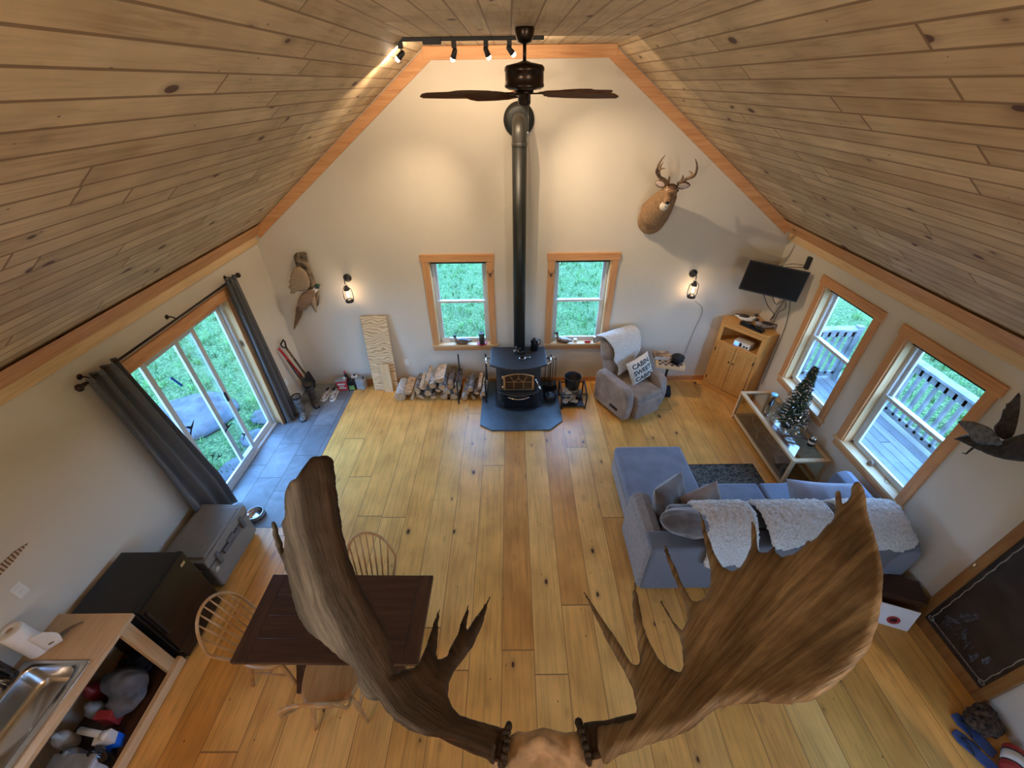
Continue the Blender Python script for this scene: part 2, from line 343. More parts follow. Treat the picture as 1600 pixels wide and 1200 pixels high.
def inflate(poly, place, thick, edge, step, sm=2):
    """closed body from a 2D outline: place(u,v)->(point, normal); thickness rises from the rim over distance edge"""
    P = [Vector(p).to_2d() for p in poly]
    for _ in range(sm):
        Q = []
        for i, p in enumerate(P):
            q = P[(i+1) % len(P)]
            if (q-p).length > step*1.2: Q += [p*.8+q*.2, p*.2+q*.8]
            else: Q += [p, (p+q)/2] if (q-p).length > step*.8 else [p]
        P = Q
    if sm == 0:
        Q = []
        for i, p in enumerate(P):
            q = P[(i+1) % len(P)]; k = max(1, int((q-p).length/step)); Q += [p.lerp(q, j/k) for j in range(k)]
        P = Q
    def dist(p):
        b = 1e9
        for i in range(len(P)):
            a, c_ = P[i], P[(i+1) % len(P)]; d = c_-a; L = d.length_squared
            t_ = max(0, min(1, (p-a).dot(d)/L)) if L else 0
            b = min(b, (p-a-d*t_).length_squared)
        return math.sqrt(b)
    def inside(p):
        r_ = False; j = len(P)-1
        for i in range(len(P)):
            if (P[i].y > p.y) != (P[j].y > p.y) and p.x < (P[j].x-P[i].x)*(p.y-P[i].y)/(P[j].y-P[i].y)+P[i].x: r_ = not r_
            j = i
        return r_
    x0 = min(p.x for p in P); x1 = max(p.x for p in P); y0 = min(p.y for p in P); y1 = max(p.y for p in P)
    pts = list(P); ds = [0.0]*len(P); y = y0; k = 0
    while y < y1:
        x = x0+(step/2 if k % 2 else 0)
        while x < x1:
            p = Vector((x, y))
            if inside(p):
                d = dist(p)
                if d > step*.3: pts.append(p); ds.append(d)
            x += step
        y += step*.87; k += 1
    n = len(P)
    r_ = mgeo.delaunay_2d_cdt(pts, [(i, (i+1) % n) for i in range(n)], [], 1, 1e-6)
    vv, ff = r_[0], r_[2]; orig = r_[3]
    dd = [ds[o_[0]] if o_ else 0.0 for o_ in orig]
    V = []; F = []; idx_b = {}
    for i, p in enumerate(vv):
        pt, nr = place(p.x, p.y); e = min(1, dd[i]/edge); h = thick*math.sqrt(max(0, 1-(1-e)**2))
        V.append(tuple(pt+nr*h))
        if dd[i] > 1e-9: idx_b[i] = None
    for i in list(idx_b):
        p = vv[i]; pt, nr = place(p.x, p.y); e = min(1, dd[i]/edge); h = thick*math.sqrt(max(0, 1-(1-e)**2))
        idx_b[i] = len(V); V.append(tuple(pt-nr*h))
    for f in ff:
        F.append(tuple(f)); F.append(tuple(idx_b.get(i, i) if idx_b.get(i, i) is not None else i for i in reversed(f)))
    m_ = MB(); m_.add(V, F, None, True); return m_
# ------------------------------------------------------------------ room shell
XL, XR, YN = -3.44, 3.75, YN_
ZC = 4.39; CL, CR = -.90, 1.13           # flat ceiling
ZEL = ZC-(CL-XL)*.737; ZER = ZC-(XR-CR)*.728
TH = .16
def wall_plane(name, axis, pos, a0, a1, z0, z1, holes, out, top=None):
    """wall slab with rectangular holes; axis 'x' = wall lies at x=pos and runs along y; out = thickness direction"""
    mb = MB(); A = sorted({a0, a1, *[h[0] for h in holes], *[h[1] for h in holes]}); Z = sorted({z0, z1, *[h[2] for h in holes], *[h[3] for h in holes]})
    for i in range(len(A)-1):
        for j in range(len(Z)-1):
            ca = (A[i]+A[i+1])/2; cz = (Z[j]+Z[j+1])/2
            if any(h[0] < ca < h[1] and h[2] < cz < h[3] for h in holes): continue
            if axis == 'x': mb.box(pos, pos+out, A[i], A[i+1], Z[j], Z[j+1])
            else: mb.box(A[i], A[i+1], pos, pos+out, Z[j], Z[j+1])
    if top: mb.prism(top, (0, out, 0))
    return struct(mb.build(name, 'wall_paint', weld=False))
WB = [(-1.16, -.34, .74, 2.08), (.60, 1.40, .74, 2.08)]
WR = [(-1.81, -1.0, .74, 2.08), (-3.05, -2.24, .74, 2.08)]
SLD = (-2.65, -.96, 0, 2.03)
ROOF = [(XL, 0, 2.4), (XR, 0, 2.4), (XR, 0, ZER), (CR, 0, ZC), (CL, 0, ZC), (XL, 0, ZEL)]
wall_plane('wall_back', 'y', 0, XL-TH, XR+TH, -.1, 2.4, WB, TH, ROOF)
wall_plane('wall_left', 'x', XL, YN, 0, -.1, ZEL, [SLD, (-6.15, -5.35, 1.15, 2.05)], -TH)
wall_plane('wall_right', 'x', XR, YN, 0, -.1, ZER, [*WR, (-6.9, -5.6, .75, 2.1)], TH)
wall_plane('wall_near', 'y', YN, XL-TH, XR+TH, -.1, 2.4, [(1.6, 2.6, .9, 2.0)], -TH, [(x, YN, z) for x, y, z in ROOF])
struct(MB().box(-2.62, XR+TH, YN, TH, -.12, 0).box(XL-TH, -2.62, YN, -2.785, -.12, 0).build('floor', 'floor_pine'))
struct(MB().box(XL-TH, -2.62, -2.785, TH, -.12, .004).build('floor_tile', 'slate_tile'))
cl_ = MB().hexa([(XL-.25, YN-TH, ZEL-.184), (CL, YN-TH, ZC), (CL, TH, ZC), (XL-.25, TH, ZEL-.184), (XL-.25, YN-TH, ZEL+.0), (CL, YN-TH, ZC+.18), (CL, TH, ZC+.18), (XL-.25, TH, ZEL+.0)])
struct(cl_.build('ceiling_left_slope', 'ceiling_pine'))
cr_ = MB().hexa([(CR, YN-TH, ZC), (XR+.25, YN-TH, ZER-.182), (XR+.25, TH, ZER-.182), (CR, TH, ZC), (CR, YN-TH, ZC+.18), (XR+.25, YN-TH, ZER), (XR+.25, TH, ZER), (CR, TH, ZC+.18)])
struct(cr_.build('ceiling_right_slope', 'ceiling_pine'))
struct(MB().box(CL, CR, YN-TH, TH, ZC, ZC+.18).build('ceiling', 'ceiling_pine_flat'))
nd_ = sroot('window_5', (2.1, YN, 0))
MB().box(-.5, -.45, -.1, -.04, .9, 2.0).box(.45, .5, -.1, -.04, .9, 2.0).box(-.45, .45, -.1, -.04, 1.95, 2.0).box(-.45, .45, -.1, -.04, .9, .95).build('window_frame', 'vinyl', nd_)
MB().box(-.45, .45, -.075, -.07, .95, 1.95).build('glass', 'window_glass', nd_)
# loft under the viewer
struct(MB().box(XL, XR, YN, -5.50, 2.22, 2.42).build('floor_loft', 'floor_pine'))
lr = sroot('trim_loft_rail', (0, -5.52, 2.42))
MB().box(XL, XR, -.045, .045, .42, .46).build('rail', 'trim_pine_x', lr, .006)
for i in range(9):
    x = XL+.5+i*.8
    MB().box(x-.03, x+.03, -.03, .03, 0, .42).build('post', 'trim_pine_z', lr)
# gable trim along the back wall
def gtrim(name, a, b, wd, off=0):
    a, b = Vector(a), Vector(b); d = (b-a).normalized(); n_ = Vector((d.z, 0, -d.x))
    if n_.z > 0: n_ = -n_
    mat = 'trim_pine_x'
    return struct(MB().prism([a, b, b+n_*wd-d*off*0, a+n_*wd], (0, -.022, 0)).build(name, mat, bevel=.003))
gtrim('trim_gable_left', (XL+.02, -.001, ZEL+.01), (CL+.02, -.001, ZC-.005), .115)
gtrim('trim_gable_right', (XR-.02, -.001, ZER+.01), (CR-.02, -.001, ZC-.005), .115)
gtrim('trim_gable_top', (CL-.02, -.006, ZC-.002), (CR+.02, -.006, ZC-.002), .115)
# eave trim: a lower board on the wall and an upper board on the slope
def eave(side, x, zc, s):
    y0, y1 = YN, -.023
    sl = .737 if s > 0 else .728
    struct(MB().box(x, x+s*.03, y0, -.001, zc-.15, zc-.045).build('trim_eave_lower_'+side, 'pale_pine_y', bevel=.003))
    # upper board lies against the sloping ceiling
    a = Vector((x+s*.03, 0, zc-.065)); b = a+Vector((s*.125, 0, .10))
    n_ = Vector((s*.6, 0, -.8)).normalized()*.0
    mb = MB().hexa([(x+s*.001, y0, zc-.05), (x+s*.055, y0, zc-.05), (x+s*.055, y1, zc-.05), (x+s*.001, y1, zc-.05), (x+s*.11, y0, zc+.11*sl-.004), (x+s*.185, y0, zc+.185*sl-.03), (x+s*.185, y1, zc+.185*sl-.03), (x+s*.11, y1, zc+.11*sl-.004)])
    struct(mb.build('trim_eave_upper_'+side, 'trim_pine_y', bevel=.003))  # darker pine than the lower board, with its shade put into the colour
eave('left', XL, ZEL, 1); eave('right', XR, ZER, -1)
struct(MB().box(XL, XL+.012, -4.2, -2.72, 0, .09).build('baseboard_left', 'trim_pine_y'))
struct(MB().box(-2.6, XR, -.012, 0, 0, .085).build('baseboard_back', 'trim_pine_x'))
struct(MB().box(XR-.012, XR, -3.75, 0, 0, .085).build('baseboard_right', 'trim_pine_y'))

# ------------------------------------------------------------------ windows
def window(n, M, w=.82, z0=.74, z1=2.08, open_low=0):
    """local x runs along the wall, local y points into the room, origin at the floor under the opening's middle"""
    r = sroot('window_%d' % n); r.matrix_world = M
    h = w/2
    MB().box(-h-.09, -h, 0, .022, z0-.02, z1).box(h, h+.09, 0, .022, z0-.02, z1).build('casing_side', 'trim_pine_z', r, .003)
    MB().box(-h-.105, h+.105, 0, .028, z1, z1+.10).build('casing_head', 'trim_pine_x', r, .003)
    MB().box(-h-.11, h+.11, -.10, .035, z0-.028, z0+.005).build('sill', 'pale_pine_x', r, .003)
    MB().box(-h-.085, h+.085, 0, .02, z0-.10, z0-.028).build('apron', 'trim_pine_x', r, .003)
    MB().box(-h, -h+.015, -.10, .0, z0, z1).box(h-.015, h, -.10, 0, z0, z1).box(-h, h, -.10, 0, z1-.015, z1).build('jamb', 'pale_pine_z', r)
    fr = MB(); a = h-.015
    fr.box(-a, -a+.035, -.155, -.09, z0, z1-.015).box(a-.035, a, -.155, -.09, z0, z1-.015).box(-a, a, -.155, -.09, z0, z0+.034).box(-a, a, -.155, -.09, z1-.045, z1-.015)
    fr.build('window_frame', 'vinyl', r, .003)
    zm = (z0+z1)/2
    def sash(b0, b1, y):
        s_ = MB().box(-a+.035, -a+.07, y-.015, y+.015, b0, b1).box(a-.07, a-.035, y-.015, y+.015, b0, b1).box(-a+.07, a-.07, y-.015, y+.015, b0, b0+.035).box(-a+.07, a-.07, y-.015, y+.015, b1-.035, b1).build('sash', 'vinyl', r, .003)
        MB().box(-a+.07, a-.07, y-.002, y+.002, b0+.035, b1-.035).build('glass', 'window_glass', s_)
        return s_
    sash(zm-.01, z1-.045, -.14); lo = sash(z0+.03, zm+.03, -.107)
    MB().box(-.2, -.15, -.10, -.085, zm+.02, zm+.035).box(.15, .2, -.10, -.085, zm+.02, zm+.035).build('latch', 'vinyl', lo)
    MB().box(-h+.02, h-.02, -.085, -.045, z1-.055, z1-.016).build('blind_roll', 'black_fabric', r, .008)
    return r
def wm(x, y, rz): return Matrix.Translation((x, y, 0)) @ Matrix.Rotation(rz, 4, 'Z')
window(1, wm(-.75, 0, PI)); window(2, wm(1.0, 0, PI), .80)
window(3, wm(XR, -1.405, PI/2), .81); window(4, wm(XR, -2.645, PI/2), .81)

# ------------------------------------------------------------------ sliding door
sd = sroot('door_1', (XL, 0, 0))
y0, y1 = SLD[0], SLD[1]
MB().box(-.001, .022, y0-.0, y0+.075, 0, 2.03).box(-.001, .022, y1-.07, y1, 0, 2.03).build('casing_side', 'trim_pine_z', sd, .003)
MB().box(-.0, .028, y0-.03, y1+.03, 2.01, 2.13).build('casing_head', 'trim_pine_y', sd, .003)
MB().box(-.10, 0, y0, y0+.02, 0, 2.03).box(-.10, 0, y1-.02, y1, 0, 2.03).box(-.10, 0, y0, y1, 2.0, 2.02).build('jamb', 'pale_pine_z', sd)
a0, a1 = y0+.02, y1-.02
MB().box(-.165, -.10, a0, a0+.04, .0, 2.0).box(-.165, -.10, a1-.04, a1, .0, 2.0).box(-.165, -.10, a0, a1, 1.96, 2.0).build('door_frame', 'vinyl', sd, .004)
MB().box(-.165, -.085, a0, a1, 0.0, .035).build('threshold', 'vinyl', sd, .004)
def panel(pa, pb, x, nm):
    p = MB().box(x-.015, x+.015, pa, pa+.06, .035, 1.96).box(x-.015, x+.015, pb-.06, pb, .035, 1.96).box(x-.015, x+.015, pa+.06, pb-.06, .035, .115).box(x-.015, x+.015, pa+.06, pb-.06, 1.89, 1.96).build(nm, 'vinyl', sd, .004)
    MB().box(x-.003, x+.003, pa+.06, pb-.06, .115, 1.89).build('glass', 'window_glass', p); return p
mid = (a0+a1)/2
panel(mid-.04, a1-.04, -.15, 'fixed_panel'); sp_ = panel(a0+.28, mid+.26, -.118, 'sliding_panel')
MB().box(-.103, -.085, mid+.185, mid+.215, .92, 1.05).build('handle', 'black_metal', sp_, .004)
# bird decals and painter's tape on the glass
def decal(u, v, s, rz, lab):
    p = onx(u, v, XL-.112); mb = MB()
    wing = [(-1, .3), (-.55, .42), (-.1, .16), (.15, .5), (.55, .95), (.42, .35), (.25, .02), (.6, -.35), (1, -.75), (.55, -.55), (.05, -.25), (-.3, .02)]
    pts = [(0, x*math.cos(rz)-y*math.sin(rz), x*math.sin(rz)+y*math.cos(rz)) for x, y in wing]
    mb.prism([(q[0], q[1]*s, q[2]*s) for q in pts], (.0012, 0, 0))
    o = mb.build('bird_decal', 'black_fabric'); o.location = p
    return tag(o, lab, 'decal', 'bird decals on the sliding door')
decal(299, 669, .085, 1.2, 'black flying bird decal on the sliding door glass, nearest the dark boulder')
decal(356, 668, .08, .6, 'black swallow decal on the door glass just below the latch stile')
decal(382, 680, .07, .9, 'black swallow decal low on the far glass of the sliding door')
decal(342, 714, .05, .2, 'small black bird decal, lower of two near the door bottom rail')
decal(333, 713, .05, 1.0, 'small black bird decal at the bottom of the sliding door glass')
decal(303, 730, .10, 1.3, 'black bird decal on the glass beside the near curtain')
mp_ = MB().prism([(0, -.045, .08), (0, -.02, .085), (0, .05, -.075), (0, .022, -.08)], (.0012, 0, 0))
plain('blue_tape', (.01, .16, .85), .6, bump=0)
o = mp_.build('tape_strip', 'blue_tape'); o.location = onx(276, 597, XL-.113); tag(o, 'strip of blue painter tape stuck on the sliding door glass', 'tape')

# ------------------------------------------------------------------ outside
def hill(x, y):
    return -.45+.028*max(0, -x-4.5)**1.35+.02*max(0, y-1.5)**1.3+.03*max(0, x-8.5)**1.35+.05*mnoise.noise(Vector((x*.4, y*.4, 0)))
def ring(x0, x1, y0, y1, nu, nv): return MB().grid(lambda a, b: (x0+(x1-x0)*a, y0+(y1-y0)*b, hill(x0+(x1-x0)*a, y0+(y1-y0)*b)), nu, nv)
g_ = MB()
for q in ((-40, -3.62, -30, 30, 60, 90), (-3.62, 3.93, .18, 30, 12, 60), (3.93, 40, -30, 30, 60, 90)):
    b_ = ring(*q); g_.add(b_.v, b_.f, None, True)
o = g_.build('grass_lawn', 'lawn_grass'); o['kind'] = 'structure'; o.name = 'ground'
# grass tufts: one uncountable object
rr = random.Random(3); gm = MB()
plain('grass_blade', (.085, .20, .05), .8, var=.5, sc=3, bump=0, spec=.1)
def tuft(x, y, n, h):
    z = hill(x, y)
    for i in range(n):
        a = rr.random()*6.28; r_ = rr.random()*.09; hh = h*(.5+rr.random()); l = rr.uniform(.3, 1.0)*hh
        px, py = x+math.cos(a)*r_, y+math.sin(a)*r_; b = a+rr.uniform(-.8, .8); wd = .006
        q = (-math.sin(b)*wd, math.cos(b)*wd)
        gm.add([(px-q[0], py-q[1], z-.01), (px+q[0], py+q[1], z-.01), (px+math.cos(b)*l*.4+q[0]*.7, py+math.sin(b)*l*.4+q[1]*.7, z+hh*.65), (px+math.cos(b)*l*.4-q[0]*.7, py+math.sin(b)*l*.4-q[1]*.7, z+hh*.65), (px+math.cos(b)*l, py+math.sin(b)*l, z+hh)], [(0, 1, 2, 3), (3, 2, 4)])
for i in range(1500): tuft(rr.uniform(-10.5, -4.0), rr.uniform(-5.5, 4.5), 9, .10)
for i in range(1200): tuft(rr.uniform(-3.5, 4.2), rr.uniform(.6, 8.5), 8, .10)
for i in range(900): tuft(rr.uniform(6.1, 12), rr.uniform(-6, 3), 8, .14)
tag(gm.build('grass', 'grass_blade'), 'short bright green lawn grass outside the cabin windows', 'grass', kind='stuff')
plain('boulder_rock', (.045, .05, .06), .85, var=.4, sc=5, bump=.8)
def rock(c, r, seed): return blob('gravel', MB().ball(c, r), 'boulder_rock', None, min(r)*.12, 2, lambda v: v+(v-Vector(c)).normalized()*mnoise.noise(v*2.2+Vector((seed, 0, 0)))*min(r)*.45)
tag(rock((-5.5, -.35, -.42), (.80, .68, .13), 1), 'low grey blue boulder lying in the grass outside the sliding door', 'rock')  # gravel patch, shaped as a low rock mound
for i, (x, y) in enumerate(((-4.05, -.85), (-4.15, -.30), (-4.0, -1.5), (-4.0, -2.4))):
    o = MB().lathe([(0, 0), (.26, 0), (.29, .02), (.28, .06), (0, .065)], (0, 0, 0), 9).build('paving_stone', 'boulder_rock', bevel=.01); o.location = (x, y, hill(x, y)-.01); o.scale = (1, .75+.1*i, 1)
    tag(o, ['flat grey stepping stone in the grass by the far door jamb', 'outermost grey stepping stone beyond the far door jamb', 'grey stepping stone outside the middle of the sliding door', 'grey stepping stone outside the door by the near curtain'][i], 'stone', 'stepping stones outside the sliding door')
# deck with railing on the right side
planks('deck_boards', .14, 3.6, [(.12, .125, .13), (.15, .155, .16), (.10, .105, .115), (.17, .17, .17)], (.1, .1, .1), (.03, .03, .03), .8, kd=.6, seam=.045, cross=False)
dk = MB().box(3.93, 5.75, -7.5, .3, -.22, -.08).build('deck_floor', 'deck_boards'); tag(dk, 'weathered grey board deck outside the side windows', 'deck')
plain('deck_wood', (.16, .165, .165), .85, var=.25, sc=6, bump=.3)
def railing(name, p, q, label, n):
    p, q = Vector(p), Vector(q); t_ = thing(name, label, 'railing', p); d = q-p; L = d.length; d.normalize()
    MB().bar(Vector((0, 0, .95)), d*L+Vector((0, 0, .95)), .14, .035).build('top_rail', 'deck_wood', t_)
    MB().bar(Vector((0, 0, .86)), d*L+Vector((0, 0, .86)), .04, .09).build('upper_rail', 'deck_wood', t_)
    MB().bar(Vector((0, 0, .10)), d*L+Vector((0, 0, .10)), .04, .09).build('lower_rail', 'deck_wood', t_)
    for i in range(n):
        c_ = d*(L*(i+.5)/n); MB().box(c_.x-.02, c_.x+.02, c_.y-.02, c_.y+.02, .1, .9).build('baluster', 'deck_wood', t_)
    for k in (0, .5, 1): c_ = d*(L*k); MB().box(c_.x-.045, c_.x+.045, c_.y-.045, c_.y+.045, 0, 1.0).build('post', 'deck_wood', t_)
    return t_
railing('deck_railing', (5.66, .0, -.08), (5.66, -7.4, -.08), 'long grey wooden deck railing with square balusters facing the lawn', 56)
railing('deck_railing', (3.98, .12, -.08), (5.5, .12, -.08), 'short grey wooden deck railing closing the far end of the deck', 12)
# ------------------------------------------------------------------ track lighting
emit('lamp_hot', (1, .80, .58), 38)
tk = thing('track_light', 'black ceiling track light with four lit spot heads', 'track light', (-.36, -1.02, ZC))
MB().box(-.67, .66, -.018, .018, -.028, 0).build('track', 'black_metal', tk, .003)
MB().box(-.38, -.22, -.024, .024, -.05, 0).build('power_feed', 'black_metal', tk, .004)
heads = [(629, 96, (-2.6, -.9, 2.9)), (711, 93, (-1.7, 0, 1.5)), (760, 90, (.95, 0, 1.6)), (796, 88, (2.15, 0, 2.0))]
for (u, v, aim), sw, fw_ in zip(heads, (34, 80, 45, 115), (8, 8, 8, 9)):
    p = ony(u, v, -1.02)-Vector((-.36, -1.02, ZC)); d = (Vector(aim)-(p+Vector((-.36, -1.02, ZC)))).normalized()
    h = MB().box(p.x-.02, p.x+.02, -.017, .017, -.075, -.02).tube([(p.x, 0, -.07), (p.x, 0, p.z+.055)], .006, 8)
    q = p+Vector((0, 0, .05))
    h.tube([q-d*.03, q-d*.02, q+d*.03, q+d*.045], [.012, .02, .024, .026], 14)
    hd = h.build('spot_head', 'black_metal', tk)
    MB().ball(q+d*.052, (.021, .021, .021)).build('bulb', 'lamp_hot', hd)
    w_ = q+d*.085+Vector((-.36, -1.02, ZC))
    light('SPOT', 'track_spot', w_, sw, WARM, aim=aim, spot_size=R(70), spot_blend=1.0, shadow_soft_size=.008)
    light('SPOT', 'track_flood', w_+Vector((0, .01, 0)), fw_, WARM, aim=w_+Vector((0, 1, -.09)), spot_size=R(177), spot_blend=.03, shadow_soft_size=.012)
# ------------------------------------------------------------------ ceiling fan
FC = Vector((.115, -1.72, ZC))
fan = thing('ceiling_fan', 'bronze ceiling fan with dark wooden blades hanging from the flat ceiling', 'fan', FC)
MB().lathe([(.068, 0), (.072, -.012), (.066, -.05), (.05, -.085), (.02, -.095)]).build('canopy', 'bronze', fan)
MB().cyl((0, 0, -.09), (0, 0, -.20), .013).build('downrod', 'bronze', fan)
MB().lathe([(.02, -.19), (.05, -.20), (.135, -.215), (.15, -.23), (.152, -.25), (.146, -.255), (.147, -.33), (.152, -.335), (.15, -.35), (.12, -.365), (.07, -.37)], n=40).build('motor_housing', 'bronze', fan)
MB().lathe([(.07, -.37), (.072, -.39), (.05, -.395), (.05, -.45), (.043, -.465), (0, -.467)]).build('switch_housing', 'bronze', fan)
pine('fan_blade_wood', 0, [(.06, .022, .01), (.10, .04, .018), (.13, .055, .025)], (.02, .01, .005), .75, spec=.2)
for k in range(5):
    an = R(171+72*k); M = Matrix.Rotation(an, 4, 'Z') @ Matrix.Translation((0, 0, -.40)) @ Matrix.Rotation(R(-15), 4, 'X')
    pts = [(.20, -.05), (.30, -.09), (.45, -.105), (.56, -.10), (.62, -.07), (.80, -.055), (.835, -.03), (.835, .025), (.80, .055), (.60, .07), (.40, .07), (.20, .048)]
    b = MB().prism([tuple(M @ Vector((x, y, 0))) for x, y in smooth2(pts)] if False else [tuple(M @ Vector((x, y, 0))) for x, y in pts], M.to_3x3() @ Vector((0, 0, .009))).build('blade', 'fan_blade_wood', fan, .003)
    MB().bar(M @ Vector((.06, 0, .01)), M @ Vector((.19, 0, .012)), .03, .008).prism([tuple(M @ Vector((x, y, .010))) for x, y in ((.17, -.03), (.24, -.04), (.27, 0), (.24, .04), (.17, .03))], M.to_3x3() @ Vector((0, 0, .005))).build('blade_bracket', 'bronze', b)
MB().tube([(.03, -.03, -.45), (.03, -.03, -.63)], .0015, 6).lathe([(0, -.665), (.007, -.66), (.008, -.64), (.004, -.63)], (.03, -.03, 0), 10).build('pull_chain', 'chrome', fan)
# ------------------------------------------------------------------ stove pipe and stove
PX, PY = .105, -.30
plain('pipe_black', (.022, .024, .022), .42, .3, var=.1, bump=.05)
pp = thing('stove_pipe', 'black stove pipe rising from the wood stove and bending into the back wall', 'stove pipe', (PX, PY, .80))
path = [(0, 0, 0), (0, 0, 2.72)]
MB().tube([(0, 0, .0), (0, 0, 2.70)], .084, 28).build('lower_pipe', 'pipe_black', pp)
el = [(0, 0, 2.70), (0, 0, 2.76), (0, .02, 2.84), (0, .075, 2.90), (0, .15, 2.925), (0, .29, 2.925)]
plain('pipe_grey', (.06, .058, .05), .4, .4, var=.1, bump=.05)
MB().tube(smooth_path(el, 4), .082, 28).lathe([(.086, 2.69), (.088, 2.70), (.088, 2.72), (.086, 2.73)], n=28).build('elbow', 'pipe_grey', pp)
MB().tube([(0, .255, 2.925), (0, .275, 2.925), (0, .298, 2.925)], [.115, .175, .178], 36).build('wall_collar', 'pipe_black', pp)
MB().tube([(0, 0, 0), (0, 0, .03)], .092, 28).build('pipe_collar', 'cast_iron', pp)
ST = Vector((.085, -.45, .03))
stv = thing('wood_stove', 'black cast iron wood stove with arched glass door on the hearth pad', 'stove', ST)
def ost(w, yb, yf, bow, z, n=10):
    pts = [(-w, yb), ]
    fr = [(-w+2*w*i/n, yf-bow*(1-(2*i/n-1)**2)) for i in range(n+1)]
    return [(x, y, z) for x, y in [(-w, yb)]+fr+[(w, yb)]]
MB().prism(ost(.415, .29, -.20, .13, .715), (0, 0, .035)).build('top_plate', 'cast_iron', stv, .008)
MB().prism([(-.30, .24, .10), (-.33, -.20, .10), (-.27, -.27, .10), (.27, -.27, .10), (.33, -.20, .10), (.30, .24, .10)], (0, 0, .615)).build('body', 'cast_iron', stv, .01)
MB().prism(ost(.29, .20, -.22, .10, .0), (0, 0, .10)).build('pedestal', 'cast_iron', stv, .01)
MB().prism(ost(.31, -.15, -.29, .11, .30), (0, 0, .022)).build('ash_lip', 'cast_iron', stv, .006)
MB().prism(ost(.36, .20, -.24, .13, .0), (0, 0, .018)).build('base_plate', 'cast_iron', stv, .004)
plain('brass_trim', (.62, .42, .22), .3, .9, bump=0); plain('stove_glass', (.03, .015, .01), .08, bump=0)
def arch(w, z0, zs, rise, n=10): return [(-w, z0), (w, z0)]+[(w-2*w*i/n, zs+rise*(1-(2*i/n-1)**2)) for i in range(n+1)]
A = arch(.225, .345, .60, .045)
dr = MB().prism([(x, -.275, z) for x, z in A], (0, -.012, 0)).build('door', 'brass_trim', stv, .004)
MB().prism([(x*.88, -.288, .37+(z-.345)*.86) for x, z in A], (0, -.004, 0)).build('door_glass', 'stove_glass', dr)
gl = MB()
for a, b in (((-.07, .37), (-.07, .50)), ((.07, .37), (.07, .50)), ((-.195, .50), (.195, .50)), ((-.07, .50), (-.12, .60)), ((.07, .50), (.12, .60)), ((-.07, .50), (0, .56)), ((.07, .50), (0, .56)), ((0, .56), (0, .62))):
    gl.bar((a[0], -.294, a[1]), (b[0], -.294, b[1]), .007, .006, (0, 1, 0))
gl.build('door_grille', 'brass_trim', dr)
for x in (-.235,):
    for z in (.40, .58): MB().cyl((x, -.285, z-.025), (x, -.285, z+.025), .012, n=12).build('hinge', 'brass_trim', dr)
MB().tube([(.25, -.285, .55), (.27, -.30, .50), (.30, -.33, .44)], .008, 8).tube([(.30, -.33, .44), (.325, -.355, .40)], [.014, .012], 10).build('door_handle', 'chrome', stv)
MB().tube(smooth_path([(-.15, -.40, .295), (-.07, -.425, .285), (.0, -.43, .283), (.07, -.425, .285), (.15, -.40, .295)], 3), .008, 8).build('lip_handle', 'chrome', stv)
MB().box(-.22, .22, -.335, -.27, .03, .26).build('ash_opening', 'black_gloss', stv, .02)
for sx_ in (-1, 1):
    MB().tube(smooth_path([(sx_*.405, .02, .70), (sx_*.47, .0, .74), (sx_*.475, -.06, .755), (sx_*.47, -.13, .74), (sx_*.405, -.15, .70)], 3), .011, 8).build('side_rail', 'chrome', stv)
plain('hearth', (.065, .105, .145), .38, var=.15, sc=5, bump=.15)
tag(MB().prism([(-.49, -.02, 0), (-.49, -1.10, 0), (-.31, -1.225, 0), (.53, -1.225, 0), (.73, -1.03, 0), (.73, -.02, 0)], (0, 0, .028)).build('hearth_pad', 'hearth', bevel=.005), 'blue grey hearth pad with clipped corners under the wood stove', 'hearth pad')
# kettle and ladle spoon rest on stove
kt = thing('coffee_pot', 'tall black enamel coffee pot standing on the stove top', 'coffee pot', (.40, -.36, .782), R(200)); kt.location = onz(835, 546, .782)
MB().lathe([(0, 0), (.062, 0), (.064, .01), (.05, .15), (.046, .165), (.047, .172), (.03, .185), (.012, .19), (.012, .205), (0, .208)]).build('body', 'black_gloss', kt)
MB().tube(smooth_path([(-.045, 0, .15), (-.085, 0, .155), (-.092, 0, .10), (-.057, 0, .05)], 4), .007, 8).build('handle', 'black_gloss', kt)
MB().prism([(.04, -.014, .10), (.04, .014, .10), (.075, 0, .165), ], (-.01, 0, .012)).build('spout', 'black_gloss', kt)
sf = thing('stove_fan', 'small dark heat powered fan on the stove top before the pipe', 'stove fan', onz(808, 553, .782))
MB().box(-.045, .045, -.03, .03, 0, .012).box(-.008, .008, -.008, .008, 0, .08).build('base', 'cast_iron', sf, .003)
for k in range(4):
    a = k*PI/2+.4; MB().prism([(math.cos(a)*.012-math.sin(a)*.008, -.02, .09+math.sin(a)*.012+math.cos(a)*.008), (math.cos(a)*.06-math.sin(a)*.022, -.03, .09+math.sin(a)*.06+math.cos(a)*.022), (math.cos(a)*.06+math.sin(a)*.012, -.02, .09+math.sin(a)*.06-math.cos(a)*.012), (math.cos(a)*.012+math.sin(a)*.008, -.02, .09+math.sin(a)*.012-math.cos(a)*.008)], (0, .002, 0)).build('fan_blade', 'steel', sf)
tp = MB().lathe([(0, 0), (.03, .002), (.045, .010), (.047, .013), (.03, .006), (0, .004)]).tube([(.04, 0, .01), (.10, .01, .014), (.12, .012, .012)], [.006, .004, .006], 8).build('spoon_rest', 'chrome'); tp.location = onz(776+40, 560, .783)
tag(tp, 'shiny metal spoon rest lying on the stove top', 'spoon rest')
